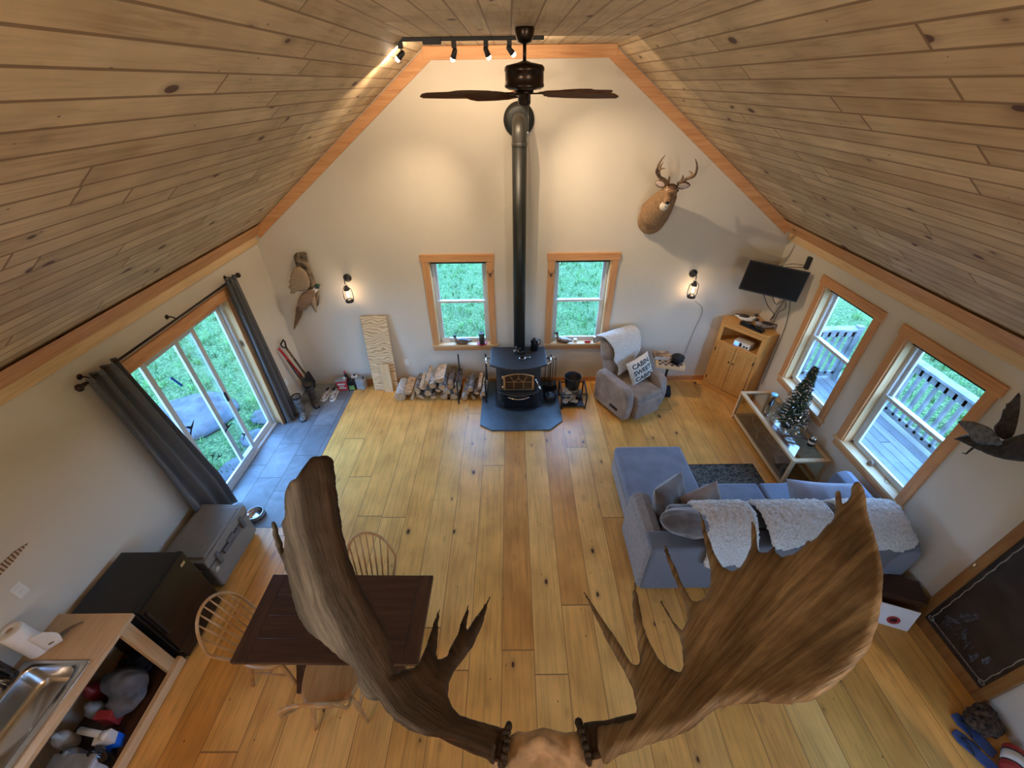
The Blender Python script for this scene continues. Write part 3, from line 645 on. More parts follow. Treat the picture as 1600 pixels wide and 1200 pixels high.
# ------------------------------------------------------------------ fireplace tools, kettle on the pad, bucket and wood carrier
tools = thing('fireplace_tool_set', 'black fireplace tools with silver ball handles hanging beside the stove', 'fireplace tools', onz(858, 612, .028))
MB().lathe([(0, 0), (.10, 0), (.10, .012), (.02, .02), (.008, .05), (.008, .66), (.012, .70), (0, .715)]).build('stand', 'black_metal', tools)
MB().tube(smooth_path([(-.085, 0, .60), (-.05, 0, .64), (0, 0, .62), (.05, 0, .64), (.085, 0, .60)], 4), .006, 8).build('hanger', 'black_metal', tools)
for i, (x, y) in enumerate(((-.08, -.01), (.08, -.01), (-.03, -.03), (.035, -.03))):
    w_ = MB().tube([(x, y, .10), (x, y, .64)], .005, 8).box(x-.03, x+.03, y-.006, y+.006, .05, .14).build('poker_shaft', 'black_metal', tools)
    MB().lathe([(.006, .64), (.010, .65), (.006, .66), (.013, .675), (.013, .69), (0, .70)], (x, y, 0), 12).build('knob', 'chrome', w_)
kp = thing('cast_iron_pot', 'round black cast iron pot with bail handle on the hearth pad', 'pot', onz(859, 625, .028))
MB().lathe([(0, .0), (.06, .0), (.095, .03), (.105, .07), (.095, .10), (.098, .105), (.08, .118), (.03, .13), (0, .132)]).build('body', 'cast_iron', kp)
MB().lathe([(0, .13), (.012, .135), (.014, .15), (0, .158)], n=10).build('lid_knob', 'chrome', kp)
bk = thing('coal_bucket', 'black round metal bucket standing by the wall next to the recliner', 'bucket', onz(895, 600, 0)+Vector((0, .02, .30)))
rk = thing('kindling_rack', 'black metal rack filled with crumpled newspaper under the black bucket', 'rack', onz(893, 628, 0))
for sx_ in (-1, 1):
    MB().tube(smooth_path([(sx_*.17, -.17, 0), (sx_*.185, -.17, .05), (sx_*.19, -.16, .26), (sx_*.19, .16, .30), (sx_*.185, .17, .05), (sx_*.17, .17, 0)], 3), .013, 8).build('side_frame', 'black_metal', rk)
MB().box(-.17, .17, -.16, .17, .03, .045).build('tray', 'black_metal', rk)
for y in (-.16, .16): MB().tube([(-.185, y, .27), (.185, y, .27)], .009, 8).build('crossbar', 'black_metal', rk)
plain('newsprint', (.42, .40, .36), .9, var=.5, sc=9, bump=.6)
pb = MB()
r5 = random.Random(5)
for i in range(16): pb.ball((r5.uniform(-.12, .12), r5.uniform(-.12, .10), r5.uniform(.09, .24)), (r5.uniform(.03, .055), r5.uniform(.03, .05), r5.uniform(.02, .05)))
npp = blob('newspaper_heap', pb, 'newsprint', None, .009, 0, lambda v: v+Vector((mnoise.noise(v*28), mnoise.noise(v*28+Vector((9, 0, 0))), mnoise.noise(v*28+Vector((0, 9, 0)))))*.022)
npp.location = rk.location; tag(npp, 'crumpled newspaper and bark kindling heaped in the black rack', 'newspaper', kind='stuff')
bk.location = rk.location+Vector((.0, .08, .235))
MB().lathe([(0, 0), (.10, 0), (.105, .004), (.128, .20), (.132, .205), (.128, .21), (.123, .20), (.10, .02), (0, .015)], n=28).build('body', 'black_metal', bk)
MB().tube([(.13*math.cos(a_), .13*math.sin(a_)*.3-.06, .195-.08*math.sin(a_)) for a_ in [PI*i/12 for i in range(13)]], .003, 6).build('bail', 'black_metal', bk)
# ------------------------------------------------------------------ firewood
plain('log_end', (.46, .29, .15), .85, var=.35, sc=40, bump=.5)
plain('split_wood', (.62, .43, .26), .8, var=.25, sc=18, bump=.4)
plain('bark_grey', (.24, .22, .20), .95, var=.5, sc=22, bump=1.0); plain('bark_brown', (.17, .11, .07), .95, var=.5, sc=22, bump=1.0)
plain('birch_bark', (.58, .57, .55), .8, var=.35, sc=30, bump=.4)
r6 = random.Random(11)
def log(c, r, L, kind, tilt, lab, rz=0):
    """c: centre of near end; log runs back toward the wall"""
    a = thing('firewood_log', lab, 'firewood', c, group='split firewood stacked against the back wall'); a.rotation_euler = (tilt, r6.uniform(0, 6.28), rz)
    n = 14; ks = {'round': None, 'half': (0, PI), 'wedge': (0, 2.0)}[kind]
    if ks is None: sec = [(math.cos(2*PI*i/n)*r*(1+.06*math.sin(i*2.3)), math.sin(2*PI*i/n)*r) for i in range(n)]
    else: sec = [(0, -.25*r)]+[(math.cos(ks[0]+(ks[1]-ks[0])*i/8)*r, math.sin(ks[0]+(ks[1]-ks[0])*i/8)*r-.25*r) for i in range(9)]
    bkk = r6.choice(['bark_grey', 'bark_brown', 'bark_grey', 'birch_bark'])
    mb = MB().prism([(x, 0, z) for x, z in sec], (0, L, 0)); o = mb.build('bark', bkk, a, .004)
    if ks:  # split faces are paler wood
        e = MB()
        for p, q in ((sec[0], sec[1]), (sec[-1], sec[0])):
            p, q = Vector((p[0], 0, p[1])), Vector((q[0], 0, q[1])); m_ = (p+q)/2; nrm = Vector((-(q-p).z, 0, (q-p).x)).normalized()
            if nrm.dot(m_-Vector((0, 0, r*.35))) < 0: nrm = -nrm
            e.prism([p+nrm*.0005, q+nrm*.0005, q+nrm*.003, p+nrm*.003], (0, L, 0))
        e.build('split_face', 'split_wood', a)
    MB().prism([(x*.94, -.003, z*.94) for x, z in sec], (0, .006, 0)).build('cut_end', 'log_end', a)
    return a
LG = [(620, 600, 0, .085, 'round', 'thick grey round log leaning at the left end of the woodpile'), (640, 610, 0, .05, 'wedge', 'small split log lying on the floor beside the thick round log'),
 (655, 612, 0, .06, 'half', 'bottom row log third from the plywood end of the woodpile'), (674, 608, 0, .055, 'wedge', 'split log on the floor under the tall part of the woodpile'), (692, 607, 0, .06, 'half', 'bottom row log right under the birch pieces'), (708, 611, 0, .058, 'round', 'round log on the floor beside the first black upright'), (724, 608, 0, .045, 'round', 'floor level round log just right of the first black upright'), (738, 607, 0, .05, 'half', 'flat split log on the floor between the two black uprights'), (752, 606, 0, .045, 'wedge', 'last floor level split log by the second black upright'),
 (632, 592, .09, .058, 'half', 'second row split log above the thick round log'), (647, 590, .10, .075, 'half', 'large pale split log with reddish face near the plywood'), (664, 590, .10, .055, 'round', 'second row round log at the middle of the woodpile'), (680, 590, .10, .055, 'wedge', 'second row wedge log under the big split block'), (695, 590, .10, .055, 'half', 'second row split log below the birch rounds'), (710, 592, .10, .055, 'round', 'second row round log touching the first black upright'), (727, 590, .08, .05, 'half', 'split birch log above the floor log between the uprights'), (742, 590, .08, .052, 'wedge', 'pale wedge log in the middle between the uprights'), (754, 592, .08, .045, 'round', 'grey log leaning on the second black upright'),
 (655, 574, .20, .06, 'wedge', 'third row wedge log with dark bark near the peak'), (671, 574, .20, .055, 'round', 'third row round log under the topmost block'), (686, 574, .20, .055, 'round', 'third row log right of the peak of the woodpile'), (700, 576, .19, .05, 'round', 'slim birch round high on the pile'), (712, 578, .19, .045, 'round', 'slim grey round beside the first upright, third row'), (732, 577, .17, .045, 'round', 'top birch log of the short stack between uprights'), (746, 577, .17, .05, 'wedge', 'top split log of the short stack by the second upright'),
 (662, 560, .29, .065, 'wedge', 'tall split log with pale blue white face near the top'), (681, 557, .30, .08, 'half', 'topmost large split block crowning the woodpile'), (699, 562, .27, .045, 'round', 'topmost slim birch round right of the crowning block'), (710, 566, .26, .04, 'round', 'short grey round on top against the first upright')]
for u, v, z, r_, k, lab in LG:
    z2 = z+r_*.9+.02; x = onz(u, v, z2).x; y = -.50+r6.uniform(-.03, .03)+z*.06
    x = ony(u, v-2, y).x
    log((x, y, z2), r_, .40, k, 0, lab, r6.uniform(-.05, .05))
for i, u in enumerate((716, 759)):
    x = ony(u, 580, -.32).x
    w_ = thing('log_rack_upright', ['black iron log rack upright between the two woodpile halves', 'black iron log rack upright at the stove end of the woodpile'][i], 'log rack', (x, -.34, 0), group='uprights of the log rack')
    MB().tube(smooth_path([(0, -.24, 0), (0, -.245, .2), (0, -.24, .40), (0, -.22, .43)], 3), .013, 8).tube([(0, .16, 0), (0, .17, .66)], .013, 8).build('post', 'black_metal', w_)
    MB().tube([(0, -.24, .02), (0, .16, .02)], .009, 8).build('foot', 'black_metal', w_)
    MB().tube([(0, -.24, .36), (0, .165, .44)], .008, 8).build('brace', 'black_metal', w_)
# ------------------------------------------------------------------ wall lanterns
emit('lantern_flame', (1, .74, .50), 16)
glass('lantern_glass', (1, .96, .9), .08)
def lantern(u, v, label):
    p = ony(u, v, 0); r = thing('wall_lantern', label, 'wall lantern', (p.x, -.0, p.z), group='hurricane lantern sconces')
    MB().tube([(0, -.001, 0), (0, -.015, 0), (0, -.03, 0), (0, -.045, 0)], [.058, .058, .04, .02], 20).build('wall_plate', 'black_metal', r)
    MB().tube(smooth_path([(0, -.03, 0), (0, -.09, .015), (0, -.13, -.005), (0, -.13, -.04)], 4), .007, 8).build('arm', 'black_metal', r)
    c = (0, -.13, -.31)
    MB().lathe([(0, 0), (.055, 0), (.06, .012), (.055, .03), (.035, .045), (.022, .05)], c, 20).build('fuel_tank', 'black_metal', r)
    MB().lathe([(.03, .175), (.042, .18), (.038, .20), (.02, .21), (.022, .235), (.012, .25), (0, .252)], c, 20).build('cap', 'black_metal', r)
    for s in (-1, 1): MB().tube(smooth_path([(s*.045, -.13, -.29), (s*.066, -.13, -.26), (s*.066, -.13, -.16), (s*.055, -.13, -.11), (s*.02, -.13, -.09)], 4), .006, 8).build('side_tube', 'black_metal', r)
    MB().tube(smooth_path([(-.04, -.13, -.10), (-.02, -.13, -.055), (0, -.13, -.04), (.02, -.13, -.055), (.04, -.13, -.10)], 4), .0025, 6).build('bail', 'black_metal', r)
    g = MB().lathe([(.024, .052), (.040, .085), (.042, .11), (.036, .145), (.030, .178)], c, 24).build('globe', 'lantern_glass', r)
    MB().ball((0, -.13, -.205), (.017, .017, .034)).build('bulb', 'lantern_flame', g)
    light('POINT', 'lantern_light', (p.x, -.13, p.z-.205), 11, (1, .74, .50), shadow_soft_size=.02)
lantern(543, 434, 'glowing black hurricane lantern on the back wall beside the pheasant')
lantern(1083, 427, 'glowing black hurricane lantern on the back wall near the television')
tag(MB().tube(smooth_path([ony(1086, 470, -.01), ony(1098, 485, -.01), ony(1085, 515, -.01), ony(1070, 553, -.012)], 5), .0025, 6).build('lamp_cord', 'black_metal'), 'thin dark cord running down the wall from the lantern by the television', 'cord')
# outlets
def outlet(p, axis, label):
    o = MB().box(-.036, .036, -.006, 0, -.058, .058).box(-.017, .017, -.010, -.005, .008, .034).box(-.017, .017, -.010, -.005, -.034, -.008).build('wall_outlet', 'white_plastic', bevel=.002)
    o.location = p; o.rotation_euler = (0, 0, axis); tag(o, label, 'outlet')
outlet(ony(635, 566, 0), 0, 'white wall outlet on the back wall above the woodpile'); outlet(onx(447, 597, XL), PI/2, 'white outlet low on the wall by the far curtain')
o_ = onx(30, 922, XL); outlet(o_, PI/2, 'white outlet cover on the wall above the paper towel roll')
def text_mesh(name, txt, size, mat, parent=None, ext=.001, bold=0.0, M=None, align='CENTER', sx_=1.0):
    c = bpy.data.curves.new(name, 'FONT'); c.body = txt; c.size = size; c.extrude = ext; c.offset = bold; c.align_x = align; c.align_y = 'CENTER'
    o = bpy.data.objects.new(name, c); COL.objects.link(o); dg = bpy.context.evaluated_depsgraph_get(); dg.update()
    me = bpy.data.meshes.new_from_object(o.evaluated_get(dg)); COL.objects.unlink(o); bpy.data.objects.remove(o)
    me.transform(Matrix.Diagonal((sx_, 1, 1, 1)))
    if M is not None: me.transform(M)
    me.materials.clear(); me.materials.append(MT[mat]); n = bpy.data.objects.new(name, me); COL.objects.link(n)
    if parent: n.parent = parent
    return n
# ------------------------------------------------------------------ fabrics
def fabric(name, col, var=.12, sc=6, fine=260, rough=.95, sheen=.3):
    t = NT(name); c = t.coord(); f = t.noise(c, sc, 4); g = t.noise(c, fine, 2)
    col_ = t.mix(1, t.ramp(f, [(.3, tuple(x*(1-var*1.5) for x in col)), (.7, tuple(min(1, x*(1+var)) for x in col))]), t.ramp(g, [(.3, (.85, .85, .85)), (.7, (1.12, 1.12, 1.12))]), 'MULTIPLY')
    t.fin(col_, rough, 0, .2); t.b.inputs['Sheen Weight'].default_value = sheen; t.bump(g, .25, .002); MT[name] = t.m
fabric('recliner_suede', (.27, .205, .16), .25, 5); fabric('sofa_grey', (.185, .205, .26), .12, 5); fabric('velvet_grey', (.12, .105, .10), .3, 7, sheen=.8)
fabric('sofa_side', (.27, .25, .235), .15, 30); fabric('grey_lining', (.13, .14, .16), .05); fabric('cream_canvas', (.66, .60, .50), .06); fabric('pillow_stripe', (.30, .32, .38), .1)
t = NT('sheepskin'); c = t.coord(); f = t.noise(c, 55, 4, .7); t.fin(t.ramp(f, [(.3, (.52, .50, .45)), (.6, (.80, .78, .73))]), 1, 0, .1); t.b.inputs['Sheen Weight'].default_value = .4; t.bump(f, 1.0, .02); MT['sheepskin'] = t.m
plain('ink', (.02, .02, .025), .8, bump=0)
# ------------------------------------------------------------------ recliner
rc = thing('recliner', 'tan suede recliner armchair with a cream fleece over its back', 'armchair', (1.77, -.60, 0), R(29))
MB().box(-.36, .36, -.30, .32, .06, .28).build('base', 'recliner_suede', rc, .03, 3)
for s in (-1, 1):
    m_ = MB(); x0, x1 = (s*.25, s*.40)
    pr = [(-.36, .05), (-.385, .30), (-.36, .50), (-.30, .565), (-.05, .585), (.28, .60), (.33, .50), (.33, .05)]
    m_.prism([(min(x0, x1), y, z) for y, z in pr], (.15, 0, 0)); m_.build('armrest', 'recliner_suede', rc, .035, 4)
MB().box(-.245, .245, -.42, .22, .28, .45).build('seat', 'recliner_suede', rc, .05, 4)
MB().box(-.24, .24, -.44, -.34, .06, .37).build('footrest', 'recliner_suede', rc, .03, 4)
Mb = Matrix.Translation((0, .20, .42)) @ Matrix.Rotation(R(-17), 4, 'X')
MB().box(-.27, .27, -.07, .11, -.05, .40, Mb).build('backrest', 'recliner_suede', rc, .06, 4)
MB().box(-.29, .29, -.09, .13, .30, .62, Mb).build('headrest', 'recliner_suede', rc, .08, 4)
MB().box(-.415, -.398, -.22, -.06, .16, .20).build('recline_lever', 'black_gloss', rc, .005)
def fleece(name, poly, place, label, th=.02, step=.022, amp=.016, parent=None):
    m_ = inflate(poly, place, th, .05, step, 2)
    o = m_.build(name, 'sheepskin')
    sb = o.modifiers.new('s', 'SUBSURF'); sb.levels = 1; sb.render_levels = 1; mod_apply(o)
    me = o.data; nr = [v.normal.copy() for v in me.vertices]
    for v, n_ in zip(me.vertices, nr):
        p = v.co; k = mnoise.noise(p*38)+.6*mnoise.noise(p*80+Vector((5, 3, 1)))
        v.co = p+n_*(amp*k)
    for p in me.polygons: p.use_smooth = True
    return tag(o, label, 'sheepskin')
# the fleece follows a profile over the chair's back: t runs from the seat side over the top to the rear
def profile_place(prof, frame):
    P = [Vector(p) for p in smooth_path([(a, b, 0) for a, b in prof], 6)]; L = [0]
    for i in range(1, len(P)): L.append(L[-1]+(P[i]-P[i-1]).length)
    def f(x, t_):
        i = 0
        while i < len(L)-2 and L[i+1] < t_: i += 1
        k = (t_-L[i])/(L[i+1]-L[i]); p = P[i].lerp(P[i+1], min(max(k, 0), 1.3)); d = (P[i+1]-P[i]).normalized()
        n2 = Vector((-d.y, d.x))  # left of travel
        pt = Vector((x, p.x, p.y)); nr = Vector((0, n2.x, n2.y))
        return frame @ pt, (frame.to_3x3() @ nr).normalized()
    return f, L[-1]
Mc = Matrix.Translation(rc.location) @ Matrix.Rotation(R(29), 4, 'Z') @ Mb
pl_, LL = profile_place([(-.135, .02), (-.145, .30), (-.15, .50), (-.10, .66), (.02, .70), (.14, .66), (.185, .50), (.18, .30)], Mc)
fl = fleece('fleece_throw', [(-.20, .02), (-.02, .10), (.10, .03), (.16, .22), (.27, .30), (.30, .52), (.32, .75), (.31, 1.0), (.10, 1.05), (-.15, 1.0), (-.33, 1.04), (-.34, .78), (-.31, .62), (-.22, .45), (-.26, .30), (-.16, .18)], pl_, 'cream sheepskin draped over the back of the tan recliner', .014, .03, .006)
cu = thing('throw_pillow', 'cream canvas pillow printed CABIN SWEET CABIN on the recliner', 'pillow')
cu.matrix_world = Matrix.Translation(rc.location) @ Matrix.Rotation(R(29), 4, 'Z') @ Matrix.Translation((.09, -.06, .645)) @ Matrix.Rotation(R(-14), 4, 'Y') @ Matrix.Rotation(R(72), 4, 'X')
MB().cushion(.41, .39, .14, n=18, wr=.0).build('cover', 'cream_canvas', cu)
for i, w_ in enumerate(('CABIN', 'SWEET', 'CABIN')):
    tx = text_mesh('printed_word', w_, .098, 'ink', cu, .0006, .0022, Matrix.Translation((0, .105-.105*i, 0)), sx_=1.02)
    for v in tx.data.vertices:
        x, y = v.co.x/.2, v.co.y/.19
        x = v.co.x/.205; y = v.co.y/.195; e = max(0, (1-x**2)*(1-y**2))**.5; e = e*(1.25-.25*e)
        v.co.z = .070*e+.004+v.co.z
# ------------------------------------------------------------------ side table with chessboard
tb = thing('side_table', 'small chessboard side table on a black pedestal beside the recliner', 'side table', (2.40, -.36, 0), R(-14))
MB().box(-.21, .21, -.18, .18, .575, .635).build('tabletop', 'pale_pine_x', tb, .006)
t = NT('chess_squares'); c = t.coord(); ck = t.node('TexChecker'); t.l.new(c, ck.inputs[0]); ck.inputs['Scale'].default_value = 1/.043; ck.inputs[1].default_value = (.55, .43, .30, 1); ck.inputs[2].default_value = (.06, .025, .015, 1); t.fin(ck.outputs[0], .35); MT['chess_squares'] = t.m
MB().box(-.172, .172, -.172, .172, .634, .639).build('chessboard', 'chess_squares', tb)
MB().lathe([(.0, .02), (.035, .03), (.02, .10), (.018, .50), (.05, .56), (.06, .575)]).build('pedestal', 'black_metal', tb)
MB().box(-.13, .13, -.11, .11, 0, .10).build('foot', 'black_fabric', tb, .02)
plain('magazine_brown', (.34, .22, .13), .5, var=.8, sc=16, bump=0)
for i, (dz, rz_, lb) in enumerate(((0, 8, 'bottom brown covered book in the stack on the chessboard table'), (.028, 14, 'top book with tan picture cover stacked on the chessboard table'))):
    b_ = thing('book', lb, 'book', Vector((2.29, -.28, .639+dz)), R(rz_-20), 'books on the chessboard table')
    MB().box(-.115, .115, -.085, .085, .003, .024).build('pages', 'white_plastic', b_); MB().box(-.12, .12, -.09, .09, 0, .003).box(-.12, .12, -.09, .09, .024, .027).box(-.12, -.117, -.09, .09, 0, .027).build('cover', 'magazine_brown', b_)
hp = thing('cooking_pot', 'dark round lidded pot standing on the chessboard table', 'pot', (2.50, -.40, .639))
MB().lathe([(0, 0), (.07, 0), (.088, .02), (.092, .06), (.09, .075)], n=28).build('body', 'black_fabric', hp); MB().lathe([(.094, .075), (.09, .085), (.05, .098), (.012, .10), (.012, .112), (0, .115)], n=28).build('lid', 'black_fabric', hp)
ph_ = MB().box(-.03, .03, -.065, .065, 0, .02).build('remote_control', 'black_gloss', bevel=.005); ph_.location = (2.43, -.47, .64); ph_.rotation_euler = (0, 0, .6); tag(ph_, 'small black remote lying on the chessboard in front of the pot', 'remote')
# ------------------------------------------------------------------ corner cabinet
fdir = Vector((.42, -.53, 0)).normalized(); bdir = Vector((.78, .62, 0)).normalized()
C0 = Vector((3.135, -.135, 0)); C1 = C0+fdir*.665
cabi = thing('corner_cabinet', 'honey pine corner cabinet with two doors and an open shelf under the television', 'cabinet', (C0+C1)/2, math.atan2(fdir.y, fdir.x))
# local: x along the front, y toward the corner
def lc(P): return (Matrix.Rotation(-math.atan2(fdir.y, fdir.x), 4, 'Z') @ (Vector(P)-(C0+C1)/2))
FB = [lc(C0), lc(C1), lc((3.735, C1.y+.06, 0)), lc((3.735, -.015, 0)), lc((C0.x+.08, -.015, 0))]
for nm, z0, z1, ex in (('top', 1.165, 1.195, .012), ('plinth', 0, .07, -.0)):
    MB().prism([(p.x, p.y-(ex if i < 2 else 0), z0) for i, p in enumerate(FB)], (0, 0, z1-z0)).build(nm, 'honey_pine_x', cabi, .005)
def wallp(i, j, z0, z1, nm):
    a, b = FB[i], FB[j]; d = (b-a).normalized(); n_ = Vector((-d.y, d.x, 0))*.016
    MB().prism([(a.x, a.y, z0), (b.x, b.y, z0), (b.x+n_.x, b.y+n_.y, z0), (a.x+n_.x, a.y+n_.y, z0)], (0, 0, z1-z0)).build(nm, 'honey_pine_z', cabi)
for i, j in ((1, 2), (2, 3), (3, 4), (4, 0)): wallp(i, j, .07, 1.165, 'side_panel')
MB().prism([(p.x*.97, p.y*.95+.012, .845) for p in FB], (0, 0, .016)).build('shelf', 'honey_pine_x', cabi)
hw = .332
MB().box(-hw, -hw+.055, 0, .02, .07, 1.165).box(hw-.055, hw, 0, .02, .07, 1.165).box(-hw+.055, hw-.055, 0, .02, 1.10, 1.165).box(-hw+.055, hw-.055, 0, .02, .83, .87).box(-hw+.055, hw-.055, 0, .02, .07, .11).build('face_frame', 'honey_pine_z', cabi, .003)
MB().prism([(-hw, -.018, 0), (-hw+.07, -.018, .075), (-.04, -.018, .075), (0, -.018, .05), (.04, -.018, .075), (hw-.07, -.018, .075), (hw, -.018, 0)], (0, .018, 0)).build('base_moulding', 'honey_pine_x', cabi, .004)
for s in (-1, 1):
    x0, x1 = (s*.003, s*.29) if s > 0 else (-.29, -.003)
    d_ = MB().box(x0, x1, -.016, 0, .10, .855).build('door', 'honey_pine_z', cabi, .004)
    inner = x0 if s > 0 else x1; outer = x1 if s > 0 else x0
    fr_ = MB().box(x0, x0+.045, -.024, -.016, .10, .855).box(x1-.045, x1, -.024, -.016, .10, .855).box(x0+.045, x1-.045, -.024, -.016, .10, .15)
    fr_.prism([(x0+.045, -.024, .855), (x0+.045, -.024, .79 if s < 0 else .745), (x1-.045, -.024, .745 if s < 0 else .79), (x1-.045, -.024, .855)], (0, .008, 0)).build('door_moulding', 'honey_pine_x', d_, .003)
    MB().tube([(inner+s*.028, -.024, .60), (inner+s*.028, -.036, .60), (inner+s*.028, -.044, .60), (inner+s*.028, -.05, .60)], [.006, .006, .013, .009], 12).build('knob', 'black_metal', d_)
    for z in (.2, .72): MB().box(outer-.006, outer+.006, -.030, -.014, z-.03, z+.03).build('hinge', 'black_metal', d_)
fa = math.atan2(fdir.y, fdir.x)
def cabp(x, y, z): return Matrix.Translation((C0+C1)/2) @ Matrix.Rotation(fa, 4, 'Z') @ Vector((x, y, z))
rd = thing('weather_radio', 'white radio with a lit blue dial in the open shelf of the corner cabinet', 'radio', cabp(.03, .11, .861), fa)
emit('blue_lcd', (.05, .15, 1), 3.5)
MB().box(-.12, .12, -.075, .075, 0, .085).build('case', 'white_plastic', rd, .006)
MB().box(-.105, -.045, -.078, -.074, .015, .07).build('display', 'blue_lcd', rd); MB().box(-.03, .0, -.078, -.074, .012, .072).box(.03, .055, -.082, -.074, .02, .045).box(.07, .095, -.082, -.074, .02, .045).build('controls', 'black_gloss', rd, .002)
sb_ = MB().box(-.17, .17, -.04, .04, 0, .045).build('cable_box', 'black_gloss', bevel=.006); sb_.location = cabp(.07, .06, 1.195); sb_.rotation_euler = (0, 0, fa-.1); tag(sb_, 'long black electronics box lying on top of the corner cabinet', 'media box')
# ------------------------------------------------------------------ television
TL = ony(1172, 406, -.40); TR = ony(1267, 426, -.74); BL = ony(1156, 452, -.47)
ex = (TR-TL).normalized(); ez = ((TL-BL)-(TL-BL).dot(ex)*ex).normalized(); ey = ez.cross(ex)
plain('tv_screen', (.004, .004, .005), .35, bump=0, spec=.15)
tv = thing('television', 'black flat television on a wall arm in the corner above the pine cabinet', 'television')
ww, hh = (TR-TL).length, (TL-BL).length
ctr = TL+ex*ww/2-ez*hh/2
tv.matrix_world = Matrix.Translation(ctr) @ Matrix((ex, ey, ez)).transposed().to_4x4()
MB().box(-ww/2, ww/2, 0, .035, -hh/2, hh/2).build('bezel', 'black_metal', tv, .006)
MB().box(-ww/2+.012, ww/2-.012, -.002, .001, -hh/2+.018, hh/2-.012).build('screen', 'tv_screen', tv)
bx_ = MB().box(-.12, .12, .035, .06, -.10, .10); bx_.build('mount_plate', 'black_metal', tv)
inv = tv.matrix_world.inverted()
MB().tube([inv @ (ctr+ey*.06), inv @ Vector((3.55, -.35, ctr.z)), inv @ Vector((3.745, -.55, ctr.z))], .018, 8).build('wall_arm', 'black_metal', tv)
pw = onx(1265, 411, XR)
o = MB().box(-.035, 0, -.03, .03, -.075, .075).tube(smooth_path([(-.02, -.0, -.06), (-.10, .10, -.09), (-.16, .22, -.14), (-.2, .30, -.25)], 4), .004, 6).tube(smooth_path([(-.02, .02, -.04), (-.12, .14, -.06), (-.18, .26, -.14)], 4), .004, 6).build('power_adapter', 'black_metal', bevel=.003); o.location = pw+Vector((-.001, 0, 0)); tag(o, 'black power adapter with cords on the wall beside the television', 'power adapter')
cbs = MB()
for i, (a, b, c, d) in enumerate((((1205, 455), (1212, 475), (1235, 470), (1225, 500)), ((1225, 460), (1240, 480), (1215, 490), (1230, 515)), ((1190, 452), (1200, 478), (1213, 492), (1218, 500)), ((1235, 465), (1245, 495), (1222, 530), (1190, 600)))):
    ys = ((-.50, -.45, -.42, -.30), (-.55, -.5, -.48, -.4), (-.48, -.4, -.34, -.3), (-.58, -.62, -.66, -.68))[i]
    cbs.tube(smooth_path([Vector((min(ony(*p, y).x, 3.73), y, ony(*p, y).z)) for p, y in zip((a, b, c, d), ys)], 6), .0045, 6)
tag(cbs.build('television_cables', 'black_metal'), 'tangle of black cables hanging between the television and the cabinet', 'cables', kind='stuff')
# ------------------------------------------------------------------ duck decoys
plain('duck_dark', (.05, .035, .03), .5, var=.4); plain('duck_brown', (.20, .12, .08), .5, var=.5, sc=30); plain('duck_grey', (.30, .27, .25), .5, var=.4, sc=30); plain('duck_white', (.72, .70, .66), .5, var=.05); plain('duck_head_green', (.015, .05, .035), .35); plain('duck_bill', (.10, .10, .08), .4)
def duck(loc, rz, s, body, back, head, label, neck=.10, name='duck_decoy'):
    d = thing(name, label, 'duck decoy', loc, rz); d.scale = (s, s, s)
    b = MB().ball((0, 0, .055), (.135, .065, .055)).ball((.07, 0, .06), (.07, .055, .05)).ball((-.12, 0, .07), (.07, .035, .025)).tube([(.10, 0, .07), (.125, 0, neck), (.13, 0, neck+.03)], [.035, .025, .024], 12)
    blob('body', b, body, d, .008, 5)
    blob('back', MB().ball((-.02, 0, .082), (.11, .056, .034)).ball((-.13, 0, .082), (.06, .025, .014)), back, d, .007, 3)
    MB().ball((.135, 0, neck+.055), (.034, .026, .028)).build('head', head, d)
    MB().tube([(.160, 0, neck+.05), (.185, 0, neck+.043), (.205, 0, neck+.040)], [.013, .012, .008], 10, flat=.5).build('bill', 'duck_bill', d)
    return d
duck(cabp(-.10, .20, 1.195), fa+.25, .85, 'duck_white', 'duck_dark', 'duck_dark', 'hooded black and white duck decoy standing on the corner cabinet by the back wall')
duck(cabp(.17, .20, 1.195), fa-2.6, .85, 'duck_grey', 'duck_dark', 'duck_dark', 'brown grey duck decoy on the corner cabinet nearest the window', .075)
d1 = onz(735, 531, .742); d1.y = -.005
duck(ony(722, 532, .03)*1.0 if False else Vector((ony(722, 530, .02).x, .015, .74)), PI-.15, .85, 'duck_brown', 'duck_dark', 'duck_head_green', 'mallard like duck decoy on the sill of the window by the woodpile')
duck(Vector((ony(880, 530, .02).x, .015, .74)), PI-.35, .80, 'duck_brown', 'duck_grey', 'duck_dark', 'slim long necked duck decoy on the sill of the window right of the stove pipe', .14)
# sill clutter
def cyl_thing(name, p, r, h, mat, label, cat, lidm=None, n=20):
    o = thing(name, label, cat, p); MB().lathe([(0, 0), (r, 0), (r*1.0, h*.96), (r*.96, h), (0, h)], n=n).build('body', mat, o, .002)
    if lidm: MB().lathe([(0, h), (r*1.04, h), (r*1.04, h*1.12), (0, h*1.13)], n=n).build('lid', lidm, o)
    return o
plain('candle_green', (.035, .045, .03), .5); plain('red_enamel', (.45, .03, .03), .35, bump=0); plain('label_paper', (.62, .58, .50), .7)
cx_ = ony(753, 530, .02).x
ds = MB().lathe([(0, 0), (.07, .0), (.082, .02), (.078, .02), (.065, .008), (0, .006)]).build('dish', 'red_enamel'); ds.location = (cx_, .0, .74); tag(ds, 'round red dish under the dark candle on the window sill', 'dish')
cd = thing('pillar_candle', 'tall dark green pillar candle standing in the red dish', 'candle', (cx_, .0, .748)); MB().lathe([(0, 0), (.042, 0), (.043, .19), (.038, .195), (.03, .188), (0, .186)]).build('wax', 'candle_green', cd); MB().cyl((0, 0, .185), (0, 0, .2), .002, n=6).build('wick', 'ink', cd)
